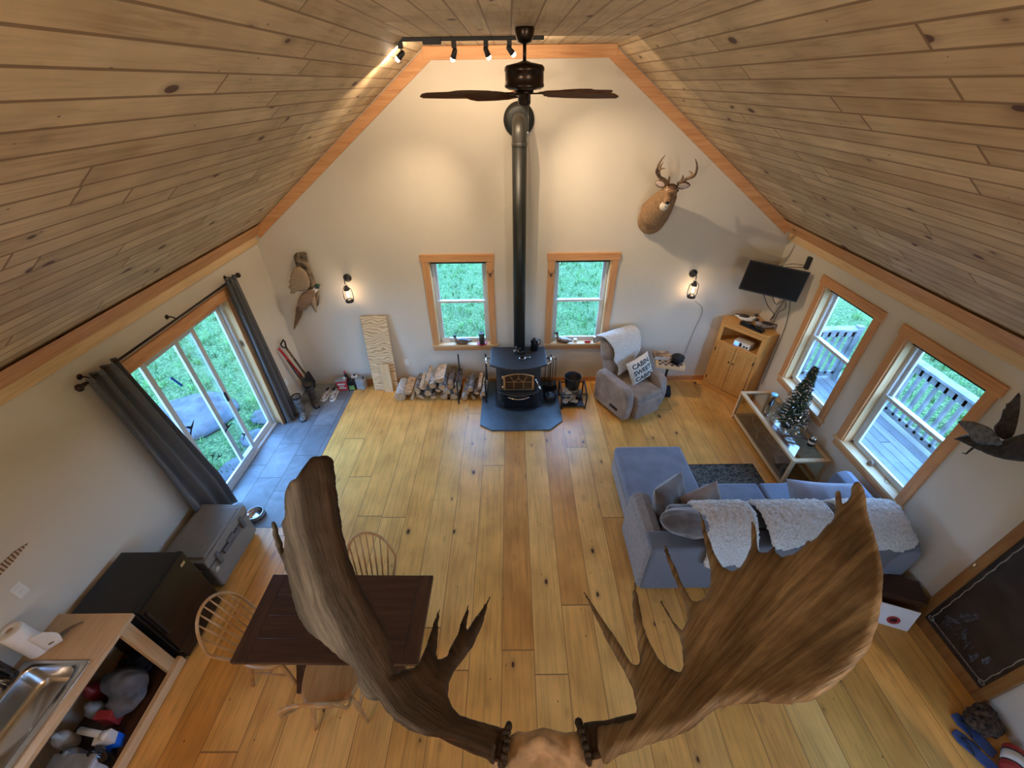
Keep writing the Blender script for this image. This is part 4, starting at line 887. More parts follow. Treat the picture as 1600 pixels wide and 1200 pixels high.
pk = MB().box(-.06, .06, -.004, .004, 0, .085).build('card', 'label_paper'); pk.location = (ony(697, 530, .05).x, .06, .742); pk.rotation_euler = (R(-20), 0, .3); tag(pk, 'small white card leaning against the glass beside the duck decoy', 'card')
cyl_thing('jar', (ony(899, 529, .02).x-.0, .03, .74), .03, .055, 'label_paper', 'small cream pot on the sill behind the slim decoy tail', 'jar')
o = MB().ball((0, 0, .025), (.055, .022, .022)).build('wooden_fish', 'red_enamel'); o.location = (ony(918, 530, .02).x, .0, .74); tag(o, 'small dark red carved fish on the sill right of the stove pipe', 'carving')
cyl_thing('canister', (ony(931, 526, .02).x, .02, .74), .033, .09, 'black_gloss', 'dark glass canister with metal lid at the end of the sill near the recliner', 'jar', 'steel')
# small skull hooks on the window casings
plain('antler_small', (.10, .06, .04), .5)
for u, v, lab in ((766, 428, 'tiny antler skull hook on the window casing left of the stove pipe'), (861, 428, 'tiny antler skull hook on the window casing right of the stove pipe')):
    p = ony(u, v, -.024); h = MB().ball((0, -.012, -.01), (.018, .012, .028))
    for s in (-1, 1): h.tube(smooth_path([(s*.008, -.02, .01), (s*.035, -.035, .025), (s*.042, -.03, .07)], 3), [.005]*6+[.002], 8)
    o = h.build('skull_hook', 'antler_small'); o.location = p; o['group'] = 'skull hooks on the window casings'; tag(o, lab, 'hook')
# ------------------------------------------------------------------ sectional sofa
so = thing('sectional_sofa', 'large grey blue sectional sofa with a chaise facing the windows', 'sofa', (2.4, -2.9, 0))
def sl(x0, x1, y0, y1, z0, z1): return MB().box(x0-2.4, x1-2.4, y0+2.9, y1+2.9, z0, z1)
sl(1.25, 2.08, -3.10, -1.99, .05, .27).box(2.08-2.4, 3.5-2.4, -3.10+2.9, -2.60+2.9, .05, .27).build('base', 'sofa_side', so, .02)
sl(1.25, 2.07, -3.05, -1.97, .27, .43).build('chaise_cushion', 'sofa_grey', so, .045, 4)
sl(2.085, 2.72, -3.15, -2.57, .27, .44).build('seat_cushion', 'sofa_grey', so, .04, 4)
sl(2.73, 3.42, -3.15, -2.57, .27, .44).build('seat_cushion', 'sofa_grey', so, .04, 4)
m_ = MB().prism([(1.19-2.4, 0, .05), (1.19-2.4, 0, .60), (1.22-2.4, 0, .67), (1.30-2.4, 0, .69), (1.38-2.4, 0, .66), (1.41-2.4, 0, .55), (1.41-2.4, 0, .05)], (0, -.66, 0)); 
for i, v in enumerate(m_.v): m_.v[i] = (v[0], v[1]+.0, v[2])
a_ = m_.build('armrest', 'sofa_side', so, .02, 3); a_.location = (0, .02, 0)
m_ = MB().prism([(3.43-2.4, 0, .05), (3.43-2.4, 0, .55), (3.46-2.4, 0, .66), (3.55-2.4, 0, .69), (3.62-2.4, 0, .67), (3.65-2.4, 0, .60), (3.65-2.4, 0, .05)], (0, -.95, 0)); a_ = m_.build('armrest', 'sofa_grey', so, .02, 3); a_.location = (0, .27, 0)
sl(1.22, 3.62, -3.56, -3.36, .04, .73).build('back_frame', 'grey_lining', so, .03, 3)
Mk = Matrix.Rotation(R(-14), 4, 'X')
for x0, x1 in ((1.42, 2.07), (2.08, 2.74), (2.75, 3.42)):
    MB().box(-(x1-x0)/2, (x1-x0)/2, -.09, .09, -.22, .22, Matrix.Translation(((x0+x1)/2-2.4, -3.27+2.9, .66)) @ Mk).build('back_cushion', 'velvet_grey', so, .075, 4)
def pillow(name, c, w, h, t_, rot, mat, label):
    o = thing(name, label, 'pillow', c, rot=rot); MB().cushion(w, h, t_, n=24, wr=.014).build('cover', mat, o); return o
pillow('throw_pillow', (1.56, -2.98, .66), .48, .46, .20, (R(70), R(8), R(38)), 'velvet_grey', 'dark grey velvet pillow leaning on the arm at the chaise corner')
pillow('throw_pillow', (1.88, -3.04, .63), .46, .42, .18, (R(62), R(-4), R(22)), 'recliner_suede', 'taupe pillow leaning behind the dark grey one on the chaise')
bo = blob('bolster_pillow', MB().ball((0, 0, 0), (.24, .14, .105)).ball((.05, 0, 0), (.21, .15, .11)), 'velvet_grey', None, .012, 3, lambda v: v+v.normalized()*(.010*mnoise.noise(Vector((v.x*5, v.y*26, v.z*26)))))
bo.location = (1.55, -3.37, .86); bo.rotation_euler = (0, R(4), R(-3)); tag(bo, 'plump wrinkled dark pillow lying on top of the sofa back corner', 'pillow')
pillow('throw_pillow', (3.12, -3.0, .60), .62, .46, .20, (R(40), R(-8), R(-14)), 'pillow_stripe', 'pale grey wrinkled pillow at the window end of the sofa')
ic = Matrix.Identity(4)
pf, LL = profile_place([(-3.10, .70), (-3.13, .80), (-3.20, .90), (-3.32, .935), (-3.46, .90), (-3.565, .80), (-3.60, .65), (-3.605, .40), (-3.605, .10)], ic)
def fl_poly(x0, x1, t0, t1, seed):
    rr_ = random.Random(seed); P = []
    for i in range(6): P.append((x0+(x1-x0)*i/5, t0+rr_.uniform(-.02, .025)))
    for i in range(1, 6): P.append((x1+rr_.uniform(-.03, .03), t0+(t1-t0)*i/5*.9))
    for i in range(6): P.append((x1-(x1-x0)*(i+.3)/5.6, t1+(rr_.uniform(-.07, .05))))
    for i in range(1, 5): P.append((x0+rr_.uniform(-.04, .03), t1-(t1-t0)*i/5))
    return P
fleece('sheepskin_throw', fl_poly(1.66, 2.16, .06, .95, 1), pf, 'white sheepskin nearest the chaise draped over the sofa back and hanging low', .022, .028, .013)
fleece('sheepskin_throw', fl_poly(2.22, 2.86, .02, .66, 2), pf, 'middle white curly sheepskin of three over the sofa back', .022, .028, .013)
fleece('sheepskin_throw', fl_poly(2.93, 3.50, .03, .72, 3), pf, 'white sheepskin at the window end of the sofa back', .022, .028, .013)
t = NT('rug_pattern'); c = t.coord(); w_ = t.noise(t.scale(c, (3, 9, 1)), 3.0, 3, .6, 1.5); t.fin(t.ramp(w_, [(.35, (.02, .025, .025)), (.45, (.16, .15, .12)), (.55, (.03, .03, .03)), (.68, (.28, .23, .16))], 'CONSTANT'), .95); MT['rug_pattern'] = t.m
rg = thing('area_rug', 'dark patterned rug on the floor between sofa and glass case', 'rug', (2.62, -2.22, 0)); MB().box(-.50, .50, -.32, .30, .0, .010).build('pile', 'rug_pattern', rg); MB().box(-.51, .51, -.33, -.318, 0, .012).box(-.51, .51, .298, .31, 0, .012).box(-.512, -.5, -.33, .31, 0, .012).box(.5, .512, -.33, .31, 0, .012).build('binding', 'black_fabric', rg)
# ------------------------------------------------------------------ glass display case
X0, X1, Y0, Y1, ZT = 3.26, 3.70, -2.31, -.96, .48
dc = thing('display_case', 'long glass topped pine display case standing under the side windows', 'display case', (X0, Y0, 0))
wx, wy = X1-X0, Y1-Y0
for x in (0, wx-.035):
    for y in (0, wy-.035): MB().box(x, x+.035, y, y+.035, 0, ZT-.03).build('leg', 'pale_pine_z', dc, .003)
MB().box(0, wx, 0, .05, ZT-.03, ZT).box(0, wx, wy-.05, wy, ZT-.03, ZT).box(0, .05, .05, wy-.05, ZT-.03, ZT).box(wx-.05, wx, .05, wy-.05, ZT-.03, ZT).build('top_frame', 'pale_pine_y', dc, .003)
MB().box(.035, wx-.035, .005, .03, .05, .085).box(.035, wx-.035, wy-.03, wy-.005, .05, .085).box(.005, .03, .035, wy-.035, .05, .085).box(wx-.03, wx-.005, .035, wy-.035, .05, .085).build('bottom_rail', 'pale_pine_y', dc, .003)
MB().box(.05, wx-.05, .05, wy-.05, ZT-.008, ZT-.002).build('top_glass', 'case_glass', dc)
MB().box(.012, .016, .035, wy-.035, .085, ZT-.03).build('front_glass', 'case_glass', dc); MB().box(.035, wx-.035, .012, .016, .085, ZT-.03).build('end_glass', 'case_glass', dc)
plain('case_liner', (.13, .06, .03), .9, var=.5, sc=9); MB().box(.02, wx-.02, .03, wy-.03, .035, .05).build('bottom_board', 'case_liner', dc)
plain('bone', (.55, .47, .37), .6, var=.2); plain('shed_antler', (.20, .13, .08), .55, var=.3)
r8 = random.Random(4)
for i in range(5):
    a = Vector((3.48, -1.2-.22*i, .053)); o = MB(); s = .16
    main = smooth_path([(-s, 0, .03), (-s*.4, .06, .06), (s*.3, .05, .09), (s, -.03, .10)], 4); o.tube(main, lerp_list([.014, .012, .004], len(main)), 8)
    for k in (4, 8): o.tube([main[k], main[k]+Vector((.01, -.05, .05)), main[k]+Vector((.02, -.07, .10))], [.009, .006, .002], 8)
    q = o.build('shed_antler', 'shed_antler'); q.location = a; q.rotation_euler = (R(10), 0, r8.uniform(0, 6)); tag(q, 'brown shed antler lying inside the glass display case', 'antler', 'shed antlers inside the glass case')
zt = ZT
tmb = thing('tumbler', 'tall dark steel tumbler with pale blue lid at the far end of the glass case', 'tumbler', onz(1203, 632, zt)); MB().lathe([(0, 0), (.033, 0), (.04, .16), (.04, .165)]).build('body', 'steel', tmb)
plain('lid_blue', (.25, .55, .80), .3, bump=0); MB().lathe([(.041, .16), (.042, .178), (.036, .182), (0, .180)]).build('lid', 'lid_blue', tmb)
jr = thing('candle_jar', 'dark labelled candle jar on the near end of the glass case', 'candle jar', onz(1266, 695, zt)); MB().lathe([(0, 0), (.038, 0), (.04, .09), (.034, .10)]).build('body', 'black_gloss', jr); MB().lathe([(.041, .03), (.041, .07)]).build('label', 'label_paper', jr); MB().lathe([(.034, .10), (.036, .118), (0, .12)]).build('lid', 'chrome', jr)
bx2 = MB().box(-.06, .06, -.05, .05, 0, .05).build('tissue_box', 'trim_pine_x', bevel=.004); bx2.location = onz(1232, 652, zt); bx2.rotation_euler = (0, 0, .4); tag(bx2, 'small wooden box on the glass case beside the little tree', 'box')
an = MB(); mn = smooth_path([(-.17, .05, .02), (-.06, .0, .05), (.06, -.04, .05), (.14, -.14, .02)], 4); an.tube(mn, lerp_list([.014, .013, .006], len(mn)), 8)
for k in (3, 7): an.tube([mn[k], mn[k]+Vector((.02, .03, .05)), mn[k]+Vector((.05, .05, .06))], [.008, .005, .002], 8)
o = an.build('antler_ornament', 'antler_small'); o.location = onz(1240, 676, zt)+Vector((-.03, -.12, 0)); tag(o, 'dark curved antler lying on the glass case in front of the little tree', 'antler')
# little tinsel tree
tr = thing('tinsel_tree', 'small artificial christmas tree with silver tinsel on the glass case', 'christmas tree', (3.50, -1.70, zt))
MB().cyl((0, 0, 0), (0, 0, .90), .008, .003, 8).build('trunk', 'bark_brown', tr); MB().lathe([(0, 0), (.06, 0), (.055, .03), (.02, .045)]).build('base', 'black_metal', tr)
plain('fir_green', (.035, .075, .035), .8, var=.5, sc=30, bump=0)
plain('tinsel_foil', (.85, .84, .82), .25, .75, bump=0)
nd = MB(); tn = MB(); r9 = random.Random(8)
TH_ = .92
for i in range(330):
    z = .06+(TH_-.08)*(i/330)**1.05; R_ = .195*(1-(z-.05)/TH_)**1.25+.016; a = i*2.399; d = Vector((math.cos(a), math.sin(a), .18)); L = R_*r9.uniform(.75, 1.15)
    p0 = Vector((0, 0, z)); nd.tube([p0, p0+d*L], [.003, .0015], 4)
    for k in range(11):
        q = p0+d*L*(.2+.075*k)
        for s_ in (-1, 1, 2, -2):
            e = Vector((-d.y, d.x, 0))*(.026*(1 if s_ > 0 else -1)*(1 if abs(s_) == 1 else .3))+d*.016+Vector((0, 0, (.0 if abs(s_) == 1 else .022)*(1 if s_ > 0 else -1)))
            w2 = Vector((0, 0, .0026)); nd.add([tuple(q-w2), tuple(q+w2), tuple(q+e)], [(0, 1, 2)])
nd.build('foliage', 'fir_green', tr)
for i in range(1100):
    z = r9.uniform(.05, .9)**1.1; R_ = (.195*(1-(z-.05)/TH_)**1.25+.015)*r9.uniform(.6, 1.08); a = r9.uniform(0, 6.28); p = Vector((math.cos(a)*R_, math.sin(a)*R_, z)); s_ = r9.uniform(.006, .013)
    e1 = Vector((r9.uniform(-1, 1), r9.uniform(-1, 1), r9.uniform(-1, 1))).normalized()*s_; e2 = e1.orthogonal().normalized()*s_*.5
    tn.add([tuple(p-e1-e2), tuple(p+e1-e2), tuple(p+e1+e2), tuple(p-e1+e2)], [(0, 1, 2, 3)])
tn.build('tinsel', 'tinsel_foil', tr)
for u, v, nm, lb in ((1246, 610, 'pine_cone', 'dark pine cone on the window sill beside the little tree'), (1362, 722, 'small_ornament', 'small brown round ornament on the sill of the nearer side window')):
    o = MB().lathe([(0, 0), (.018, .004), (.03, .02), (.028, .035), (.012, .055), (0, .058)], n=12).build(nm, 'shed_antler'); o.location = onx(u, v, 3.80); o.location.z = .74; tag(o, lb, 'ornament')
wv = MB().tube(smooth_path([(0, 0, .003), (.02, .03, .01), (.03, -.02, .004), (0, -.05, .01), (-.02, -.02, .004), (.01, .01, .01)], 5), .0015, 6).build('wire_coil', 'black_metal'); wv.location = onx(1385, 748, 3.80); wv.location.z = .741; tag(wv, 'thin dark coil of wire at the near end of the side window sill', 'wire')
# ------------------------------------------------------------------ curtains
cr = thing('curtain_rod', 'dark metal curtain rod with ball finials above the sliding door', 'curtain rod', (-3.35, -1.90, 2.205))
MB().cyl((0, -1.10, 0), (0, 1.10, 0), .011, n=12).build('rod', 'bronze', cr)
for s in (-1, 1):
    MB().lathe([(.0, -.03), (.02, -.025), (.03, 0), (.02, .025), (0, .03)], (0, s*1.15, 0), 14).cyl((0, s*1.09, 0), (0, s*1.125, 0), .016, n=12).build('finial', 'bronze', cr)
for y in (-1.03, 0, 1.03): MB().tube([(0, y, 0), (-.04, y, .02), (-.088, y, .02)], .007, 8).cyl((-.088, y, .02), (-.0895, y, .02), .025, n=12).build('bracket', 'bronze', cr)
t = NT('curtain_cloth'); c = t.coord(); g = t.noise(c, 300, 2); t.fin(t.ramp(g, [(.3, (.075, .075, .08)), (.7, (.115, .115, .12))]), .9, 0, .2); t.b.inputs['Sheen Weight'].default_value = .3; MT['curtain_cloth'] = t.m
def drape(y0, y1, yb0, yb1, label, nf):
    o = thing('curtain', label, 'curtain', (-3.35, 0, 0), group='grey curtains beside the sliding door')
    def f(a, b):
        z = 2.19-b*2.17; yt = y0+(y1-y0)*a; ybm = yb0+(yb1-yb0)*a; y = yt+(ybm-yt)*min(1, b*1.3)
        amp = .035+.02*b
        return (math.sin(a*nf*2*PI)*amp*.75+.012*math.sin(a*31+b*3), y+.008*math.sin(b*5+a*9), z)
    p = MB().grid(f, nf*10, 26).build('cloth', 'curtain_cloth', o); s_ = p.modifiers.new('s', 'SOLIDIFY'); s_.thickness = .004
    MB().grid(lambda a, b: (math.sin(a*nf*2*PI)*.036, y0+(y1-y0)*a, 2.19+.045*b), nf*10, 2).build('header', 'curtain_cloth', o)
    return o
drape(-2.98, -2.66, -2.92, -2.44, 'grey curtain gathered at the near side of the sliding door behind the cooler', 3)
drape(-1.02, -.80, -1.02, -.74, 'grey curtain gathered at the far side of the sliding door by the boots', 3)
# ------------------------------------------------------------------ corner by the far left
t = NT('plywood_face'); c = t.coord(); w_ = t.node('TexWave', wave_type='BANDS', bands_direction='Z'); t.l.new(t.scale(c, (.45, 1, 1)), w_.inputs['Vector']); w_.inputs['Scale'].default_value = 7; w_.inputs['Distortion'].default_value = 14; w_.inputs['Detail'].default_value = 1.5; w_.inputs['Detail Scale'].default_value = 1.2
t.fin(t.ramp(w_.outputs[0], [(.0, (.42, .24, .10)), (.25, (.66, .46, .25)), (1, (.72, .53, .31))]), .7); MT['plywood_face'] = t.m
ply = thing('plywood_sheet', 'tall narrow plywood offcut leaning against the back wall beside the woodpile', 'plywood', (-2.08, -.20, 0), rot=(R(-7), 0, R(1)))
MB().box(-.195, .195, -.009, .009, 0, 1.29).build('sheet', 'plywood_face', ply, .002)
b_ = MB().box(-.07, .07, -.01, .01, 0, .52).build('board', 'pale_pine_z', bevel=.002); b_.location = (-2.03, -.245, 0); b_.rotation_euler = (R(-5), 0, 0); tag(b_, 'short pine board leaning in front of the plywood offcut', 'board')
sh = thing('shovel', 'black handled shovel with wooden shaft leaning in the corner by the curtain', 'shovel')
A = Vector((-3.39, -.36, 1.02)); B = Vector((-3.30, -.12, .02)); d = (B-A).normalized()
MB().tube([A+d*.10, A+d*.72], .017, 10).build('shaft', 'bark_brown', sh)
sd_ = d.cross(Vector((1, 0, 0))).normalized()
MB().tube([A+d*.11, A+sd_*.055+d*.04, A+sd_*.05-d*.01, A-sd_*.05-d*.01, A-sd_*.055+d*.04, A+d*.11], .012, 8).build('grip', 'black_metal', sh)
MB().prism([A+d*.70-sd_*.03, A+d*.74-sd_*.10, A+d*.98-sd_*.09, A+d*1.03, A+d*.98+sd_*.09, A+d*.74+sd_*.10, A+d*.70+sd_*.03], (.012, 0, 0)).build('blade', 'black_metal', sh, .003)
ax = thing('snow_scraper', 'red handled tool leaning on the wall in front of the shovel', 'tool'); plain('red_paint', (.50, .02, .02), .4, bump=0)
A = Vector((-3.39, -.485, .99)); B = Vector((-3.27, -.24, .02)); d = (B-A).normalized(); sd_ = d.cross(Vector((1, 0, 0))).normalized()
MB().tube([A, A+d*.06, A+d*.62], [.02, .017, .017], 10).build('shaft', 'red_paint', ax); MB().tube([A+d*.62, A+d*.98], .014, 8).tube([A+d*.22+sd_*.02, A+d*.5+sd_*.05, A+d*.9+sd_*.05], .010, 8).build('lower_shaft', 'black_metal', ax)
plain('boot_rubber', (.13, .125, .12), .6, var=.6, sc=16); plain('boot_brown', (.055, .04, .032), .7, var=.4)
def boot(loc, rz, lean, mat, label, s=1):
    o = thing('rubber_boot', label, 'boot', loc, rot=(lean, 0, rz), group='tall boots by the far curtain'); o.scale = (s, s, s)
    b = MB().tube([(0, 0, .05), (0, -.005, .12), (0, .0, .20), (0, .01, .36)], [.055, .052, .056, .068], 16).ball((0, -.05, .045), (.05, .10, .045)).ball((0, -.13, .04), (.048, .07, .038)).box(-.04, .04, -.17, .05, 0, .03)
    blob('upper', b, mat, o, .009, 6)
    MB().lathe([(.069, .335), (.071, .365), (.066, .368), (.055, .362), (.05, .33), (0, .32)], (0, .01, 0), 20).build('opening', 'black_fabric', o)
    MB().prism([(x, y, -.004) for x, y in ((-.035, .05), (.035, .05), (.045, -.06), (.05, -.14), (.03, -.20), (-.03, -.20), (-.05, -.14), (-.045, -.06))], (0, 0, .018)).build('sole', 'black_fabric', o)
    return o
boot((-3.22, -.80, .004), R(25), R(3), 'boot_rubber', 'tall grey rubber boot standing nearest the far curtain'); boot((-3.16, -.50, .004), R(35), R(3), 'boot_brown', 'dark brown tall boot standing behind the grey one')
plain('sneaker', (.42, .40, .38), .8, var=.7, sc=30)
for i, x in enumerate((-3.02, -2.90)):
    o = thing('sneaker', ['grey and white sneaker on the tiles beside the dark boot', 'grey and white sneaker on the tiles next to the red fuel can'][i], 'shoe', (x, -.34, .004), R(-8+i*12), 'sneakers on the dark tiles')
    blob('upper', MB().ball((0, .06, .05), (.042, .07, .045)).ball((0, -.05, .035), (.045, .10, .032)), 'sneaker', o, .007, 4); MB().prism([(xx*.046, y, 0) for xx, y in ((-1, .12), (1, .12), (.9, -.02), (1.05, -.10), (.6, -.155), (-.6, -.155), (-1.05, -.10), (-.9, -.02))], (0, 0, .022)).build('sole', 'white_plastic', o, .004); MB().ball((0, .065, .088), (.028, .045, .012)).build('collar', 'black_fabric', o)
plain('can_red', (.42, .04, .04), .45, var=.1, bump=0); plain('jug_grey', (.30, .31, .31), .5, var=.15, bump=0); plain('label_green', (.18, .34, .10), .6, var=.3, bump=0)
fc = thing('fuel_can', 'red rectangular can with white print on the tiles by the back wall', 'can', (-2.80, -.16, .004), R(6)); MB().box(-.085, .085, -.055, .055, 0, .20).build('body', 'can_red', fc, .008); MB().box(-.086, .086, -.056, .056, .19, .205).build('top', 'steel', fc, .003); MB().cyl((.05, 0, .2), (.05, 0, .235), .018).build('cap', 'white_plastic', fc)
MB().box(-.06, .055, -.0575, -.0555, .12, .15).box(-.05, .06, -.0575, -.0555, .05, .07).box(-.04, .03, -.0575, -.0555, .085, .10).build('print', 'label_paper', fc)
oc = thing('oil_jug', 'black jug with a green label between the red can and the grey jug', 'jug', (-2.655, -.15, 0), R(10)); MB().box(-.055, .055, -.05, .05, 0, .17).lathe([(.05, .165), (.03, .185), (.02, .19), (.02, .2), (0, .2)], (0.0, 0, 0)).build('body', 'black_gloss', oc, .01); MB().box(-.042, .042, -.053, -.05, .02, .10).build('label', 'label_green', oc); MB().cyl((0, 0, .2), (0, 0, .22), .02).build('cap', 'black_metal', oc)
gj = thing('plastic_jug', 'grey plastic jug at the right end of the containers by the plywood', 'jug', (-2.50, -.13, 0), R(-12)); MB().box(-.075, .075, -.06, .06, 0, .20).build('body', 'jug_grey', gj, .02, 3); MB().tube([(-.04, 0, .19), (-.04, 0, .225), (.04, 0, .225), (.04, 0, .195)], .011, 8).build('handle', 'jug_grey', gj); MB().cyl((.055, 0, .2), (.055, 0, .23), .018).build('cap', 'black_metal', gj)
wb = thing('wine_bottle', 'dark slim bottle standing behind the red can', 'bottle', (-2.76, -.055, 0)); MB().lathe([(0, 0), (.033, 0), (.034, .18), (.028, .21), (.014, .235), (.013, .29), (0, .29)]).build('glass', 'black_gloss', wb); MB().lathe([(.0145, .25), (.015, .292), (0, .293)]).build('foil', 'red_paint', wb)
wj = thing('washer_jug', 'small white capped jug against the wall behind the black jug', 'jug', (-2.62, -.055, 0)); MB().box(-.05, .05, -.035, .035, 0, .20).build('body', 'white_plastic', wj, .015); MB().cyl((0, 0, .19), (0, 0, .225), .018).build('cap', 'black_metal', wj)
# ------------------------------------------------------------------ dog bowl, cooler, small fridge
bw = MB().lathe([(.07, 0), (.10, .0), (.095, .03), (.088, .055), (.092, .06), (.085, .062), (.075, .02), (.07, .012), (0, .010)], n=32).build('dog_bowl', 'steel'); bw.location = onz(401, 806, .004)+Vector((0, 0, .004)); bw.location.z = .006; tag(bw, 'steel pet bowl on the tiles beside the grey cooler', 'bowl')
plain('cooler_grey', (.235, .225, .205), .55, var=.05, bsc=300, bump=.1); plain('cooler_dark', (.12, .13, .15), .5, bump=.05)
co = thing('cooler', 'large grey hard cooler with dark latches standing by the near curtain', 'cooler', (-3.13, -3.15, 0), R(-2))
MB().prism([(-.20, -.30, 0), (.20, -.30, 0), (.20, .30, 0), (-.20, .30, 0)], (0, 0, 0.04)).box(-.22, .22, -.32, .32, .04, .36).build('body', 'cooler_grey', co, .03, 3)
MB().box(-.235, .235, -.335, .335, .372, .47).box(-.20, .20, -.29, .29, .46, .485).build('lid', 'cooler_grey', co, .02, 3)
MB().box(-.225, .225, -.325, .325, .355, .375).build('gasket', 'black_fabric', co)
MB().box(.21, .245, -.13, .13, .30, .36).box(.21, .25, -.05, .05, .345, .40).build('lid_handle', 'cooler_dark', co, .006)
for y in (-.20, .20): MB().box(.215, .25, y-.022, y+.022, .27, .43).build('latch', 'cooler_dark', co, .008)
for y in (-.335, .31): MB().box(-.12, .12, y, y+.025, .30, .345).build('side_grip', 'cooler_dark', co, .006)
MB().lathe([(0, 0), (.028, 0), (.028, .003), (0, .003)], n=20, M=Matrix.Translation((.222, -.27, .26)) @ Matrix.Rotation(PI/2, 4, 'Y')).build('round_sticker', 'label_paper', co)
plain('fridge_black', (.012, .012, .014), .35, bump=.1, bsc=400)
fr = thing('mini_fridge', 'small black refrigerator between the grey cooler and the kitchen counter', 'refrigerator', (-3.13, -3.855, 0))
MB().box(-.26, .22, -.255, .255, .02, .85).build('cabinet', 'fridge_black', fr, .008)
d_ = MB().box(.225, .275, -.255, .255, .05, .86).build('door', 'black_gloss', fr, .008); MB().box(.277, .28, .16, .21, .76, .79).build('badge', 'steel', d_); MB().box(.274, .29, -.24, -.22, .45, .8).build('door_grip', 'black_metal', d_, .004)
for x in (-.2, .2):
    for y in (-.2, .2): MB().cyl((x, y, 0), (x, y, .025), .02, n=10).build('foot', 'black_fabric', fr)
# ------------------------------------------------------------------ kitchen counter with sink
ct = thing('kitchen_counter', 'butcher block kitchen counter on an open pine frame along the side wall', 'counter', (XL, -4.125, 0))
sx0, sx1, sy0, sy1 = .09, .45, -.94, -.34   # basin hole
W2, L2 = .56, -2.9
pine('butcher_block', 1, [(.52, .34, .18), (.60, .42, .24), (.66, .48, .29)], (.35, .2, .1), .4, gs=1.4)
MB().box(.0, W2, -.34, 0, .85, .885).box(0, W2, L2, -.94, .85, .885).box(0, sx0, -.94, -.34, .85, .885).box(sx1, W2, -.94, -.34, .85, .885).build('worktop', 'butcher_block', ct)
for y in (-.07, -1.4, -2.75): MB().box(W2-.09, W2-.05, y-.045, y+.045, .0, .85).build('post', 'pale_pine_z', ct, .003)
MB().box(W2-.13, W2-.09, L2, -.02, .76, .85).build('top_rail', 'pale_pine_y', ct, .003); MB().box(W2-.05, W2-.01, L2, -.0, .02, .11).build('bottom_rail', 'pale_pine_y', ct, .003); MB().box(.02, W2-.09, L2, -.03, .05, .068).build('lower_shelf', 'dark_wood_y', ct)
sk = thing('kitchen_sink', 'stainless steel sink set into the butcher block counter', 'sink', (XL, -4.125, .886))
def rrect(x0, x1, y0, y1, r, n=6):
    P = []
    for cx2, cy2, a0_ in ((x1-r, y1-r, 0), (x0+r, y1-r, 90), (x0+r, y0+r, 180), (x1-r, y0+r, 270)):
        for i in range(n+1): a = R(a0_+90*i/n); P.append((cx2+r*math.cos(a), cy2+r*math.sin(a)))
    return P
rings = [(rrect(.045, .505, -.99, -.31, .02), -.002), (rrect(.045, .505, -.99, -.31, .02), .004), (rrect(.055, .495, -.98, -.32, .02), .006), (rrect(.092, .448, -.938, -.342, .07), .004), (rrect(.10, .44, -.93, -.35, .07), -.01), (rrect(.105, .435, -.925, -.355, .07), -.15), (rrect(.14, .40, -.89, -.39, .06), -.175), (rrect(.26, .28, -.65, -.63, .009), -.182)]
V = []; F = []
for P, z in rings: V += [(x, y, z) for x, y in P]
n_ = len(rings[0][0])
for i in range(len(rings)-1):
    for k in range(n_): F.append((i*n_+k, i*n_+(k+1) % n_, (i+1)*n_+(k+1) % n_, (i+1)*n_+k))
MB().add(V, F, None, True).build('basin', 'steel', sk)
MB().lathe([(.055, .003), (.05, .006), (.04, .0), (.035, -.008), (.0, -.01)], (.33, -.66, -.174)).build('drain', 'chrome', sk); MB().lathe([(.012, -.005), (.012, .012), (0, .014)], (.33, -.66, -.174)).build('drain_knob', 'black_metal', sk)
plain('paper_white', (.80, .79, .77), .95, var=.02, bump=.2, bsc=120)
pt_ = thing('paper_towel_roll', 'white paper towel roll on the counter at the picture edge', 'paper towel', (-3.355, -4.36, .886), rot=(R(0), R(-4), 0)); MB().lathe([(.02, 0), (.064, 0), (.066, .005), (.066, .275), (.062, .28), (.02, .28), (.02, .005)]).build('roll', 'paper_white', pt_); MB().lathe([(.0195, .001), (.0195, .279)]).build('core', 'split_wood', pt_)
MB().grid(lambda a, b: (.066+.10*a, -.02+.05*a+.02*math.sin(b*4)*a, .01+.17*b+.03*a), 6, 6).build('loose_sheet', 'paper_white', pt_).modifiers.new('s', 'SOLIDIFY').thickness = .001
bnt = MB()
mn = smooth_path([(0, 0, .02), (.07, .05, .03), (.10, .12, .02), (.19, .15, .05)], 4); bnt.tube(mn, lerp_list([.02, .016, .006], len(mn)), 8)
for k in (3, 6): bnt.tube([mn[k], mn[k]+Vector((.03, -.03, .03)), mn[k]+Vector((.06, -.02, .04))], [.011, .007, .003], 8)
o = bnt.build('antler_holder', 'shed_antler'); o.location = (-3.34, -4.36, .89); tag(o, 'brown antler piece lying on the counter beside the paper towels', 'antler')
cm = thing('coffee_maker', 'black rounded appliance on the counter beside the sink at the picture edge', 'appliance', (-3.40, -4.545, .892)); MB().lathe([(0, 0), (.05, 0), (.055, .02), (.055, .2), (.04, .23), (0, .235)]).build('body', 'black_gloss', cm); MB().tube(smooth_path([(.05, 0, .05), (.085, 0, .08), (.085, 0, .16), (.05, 0, .19)], 3), .008, 8).build('handle', 'black_metal', cm)
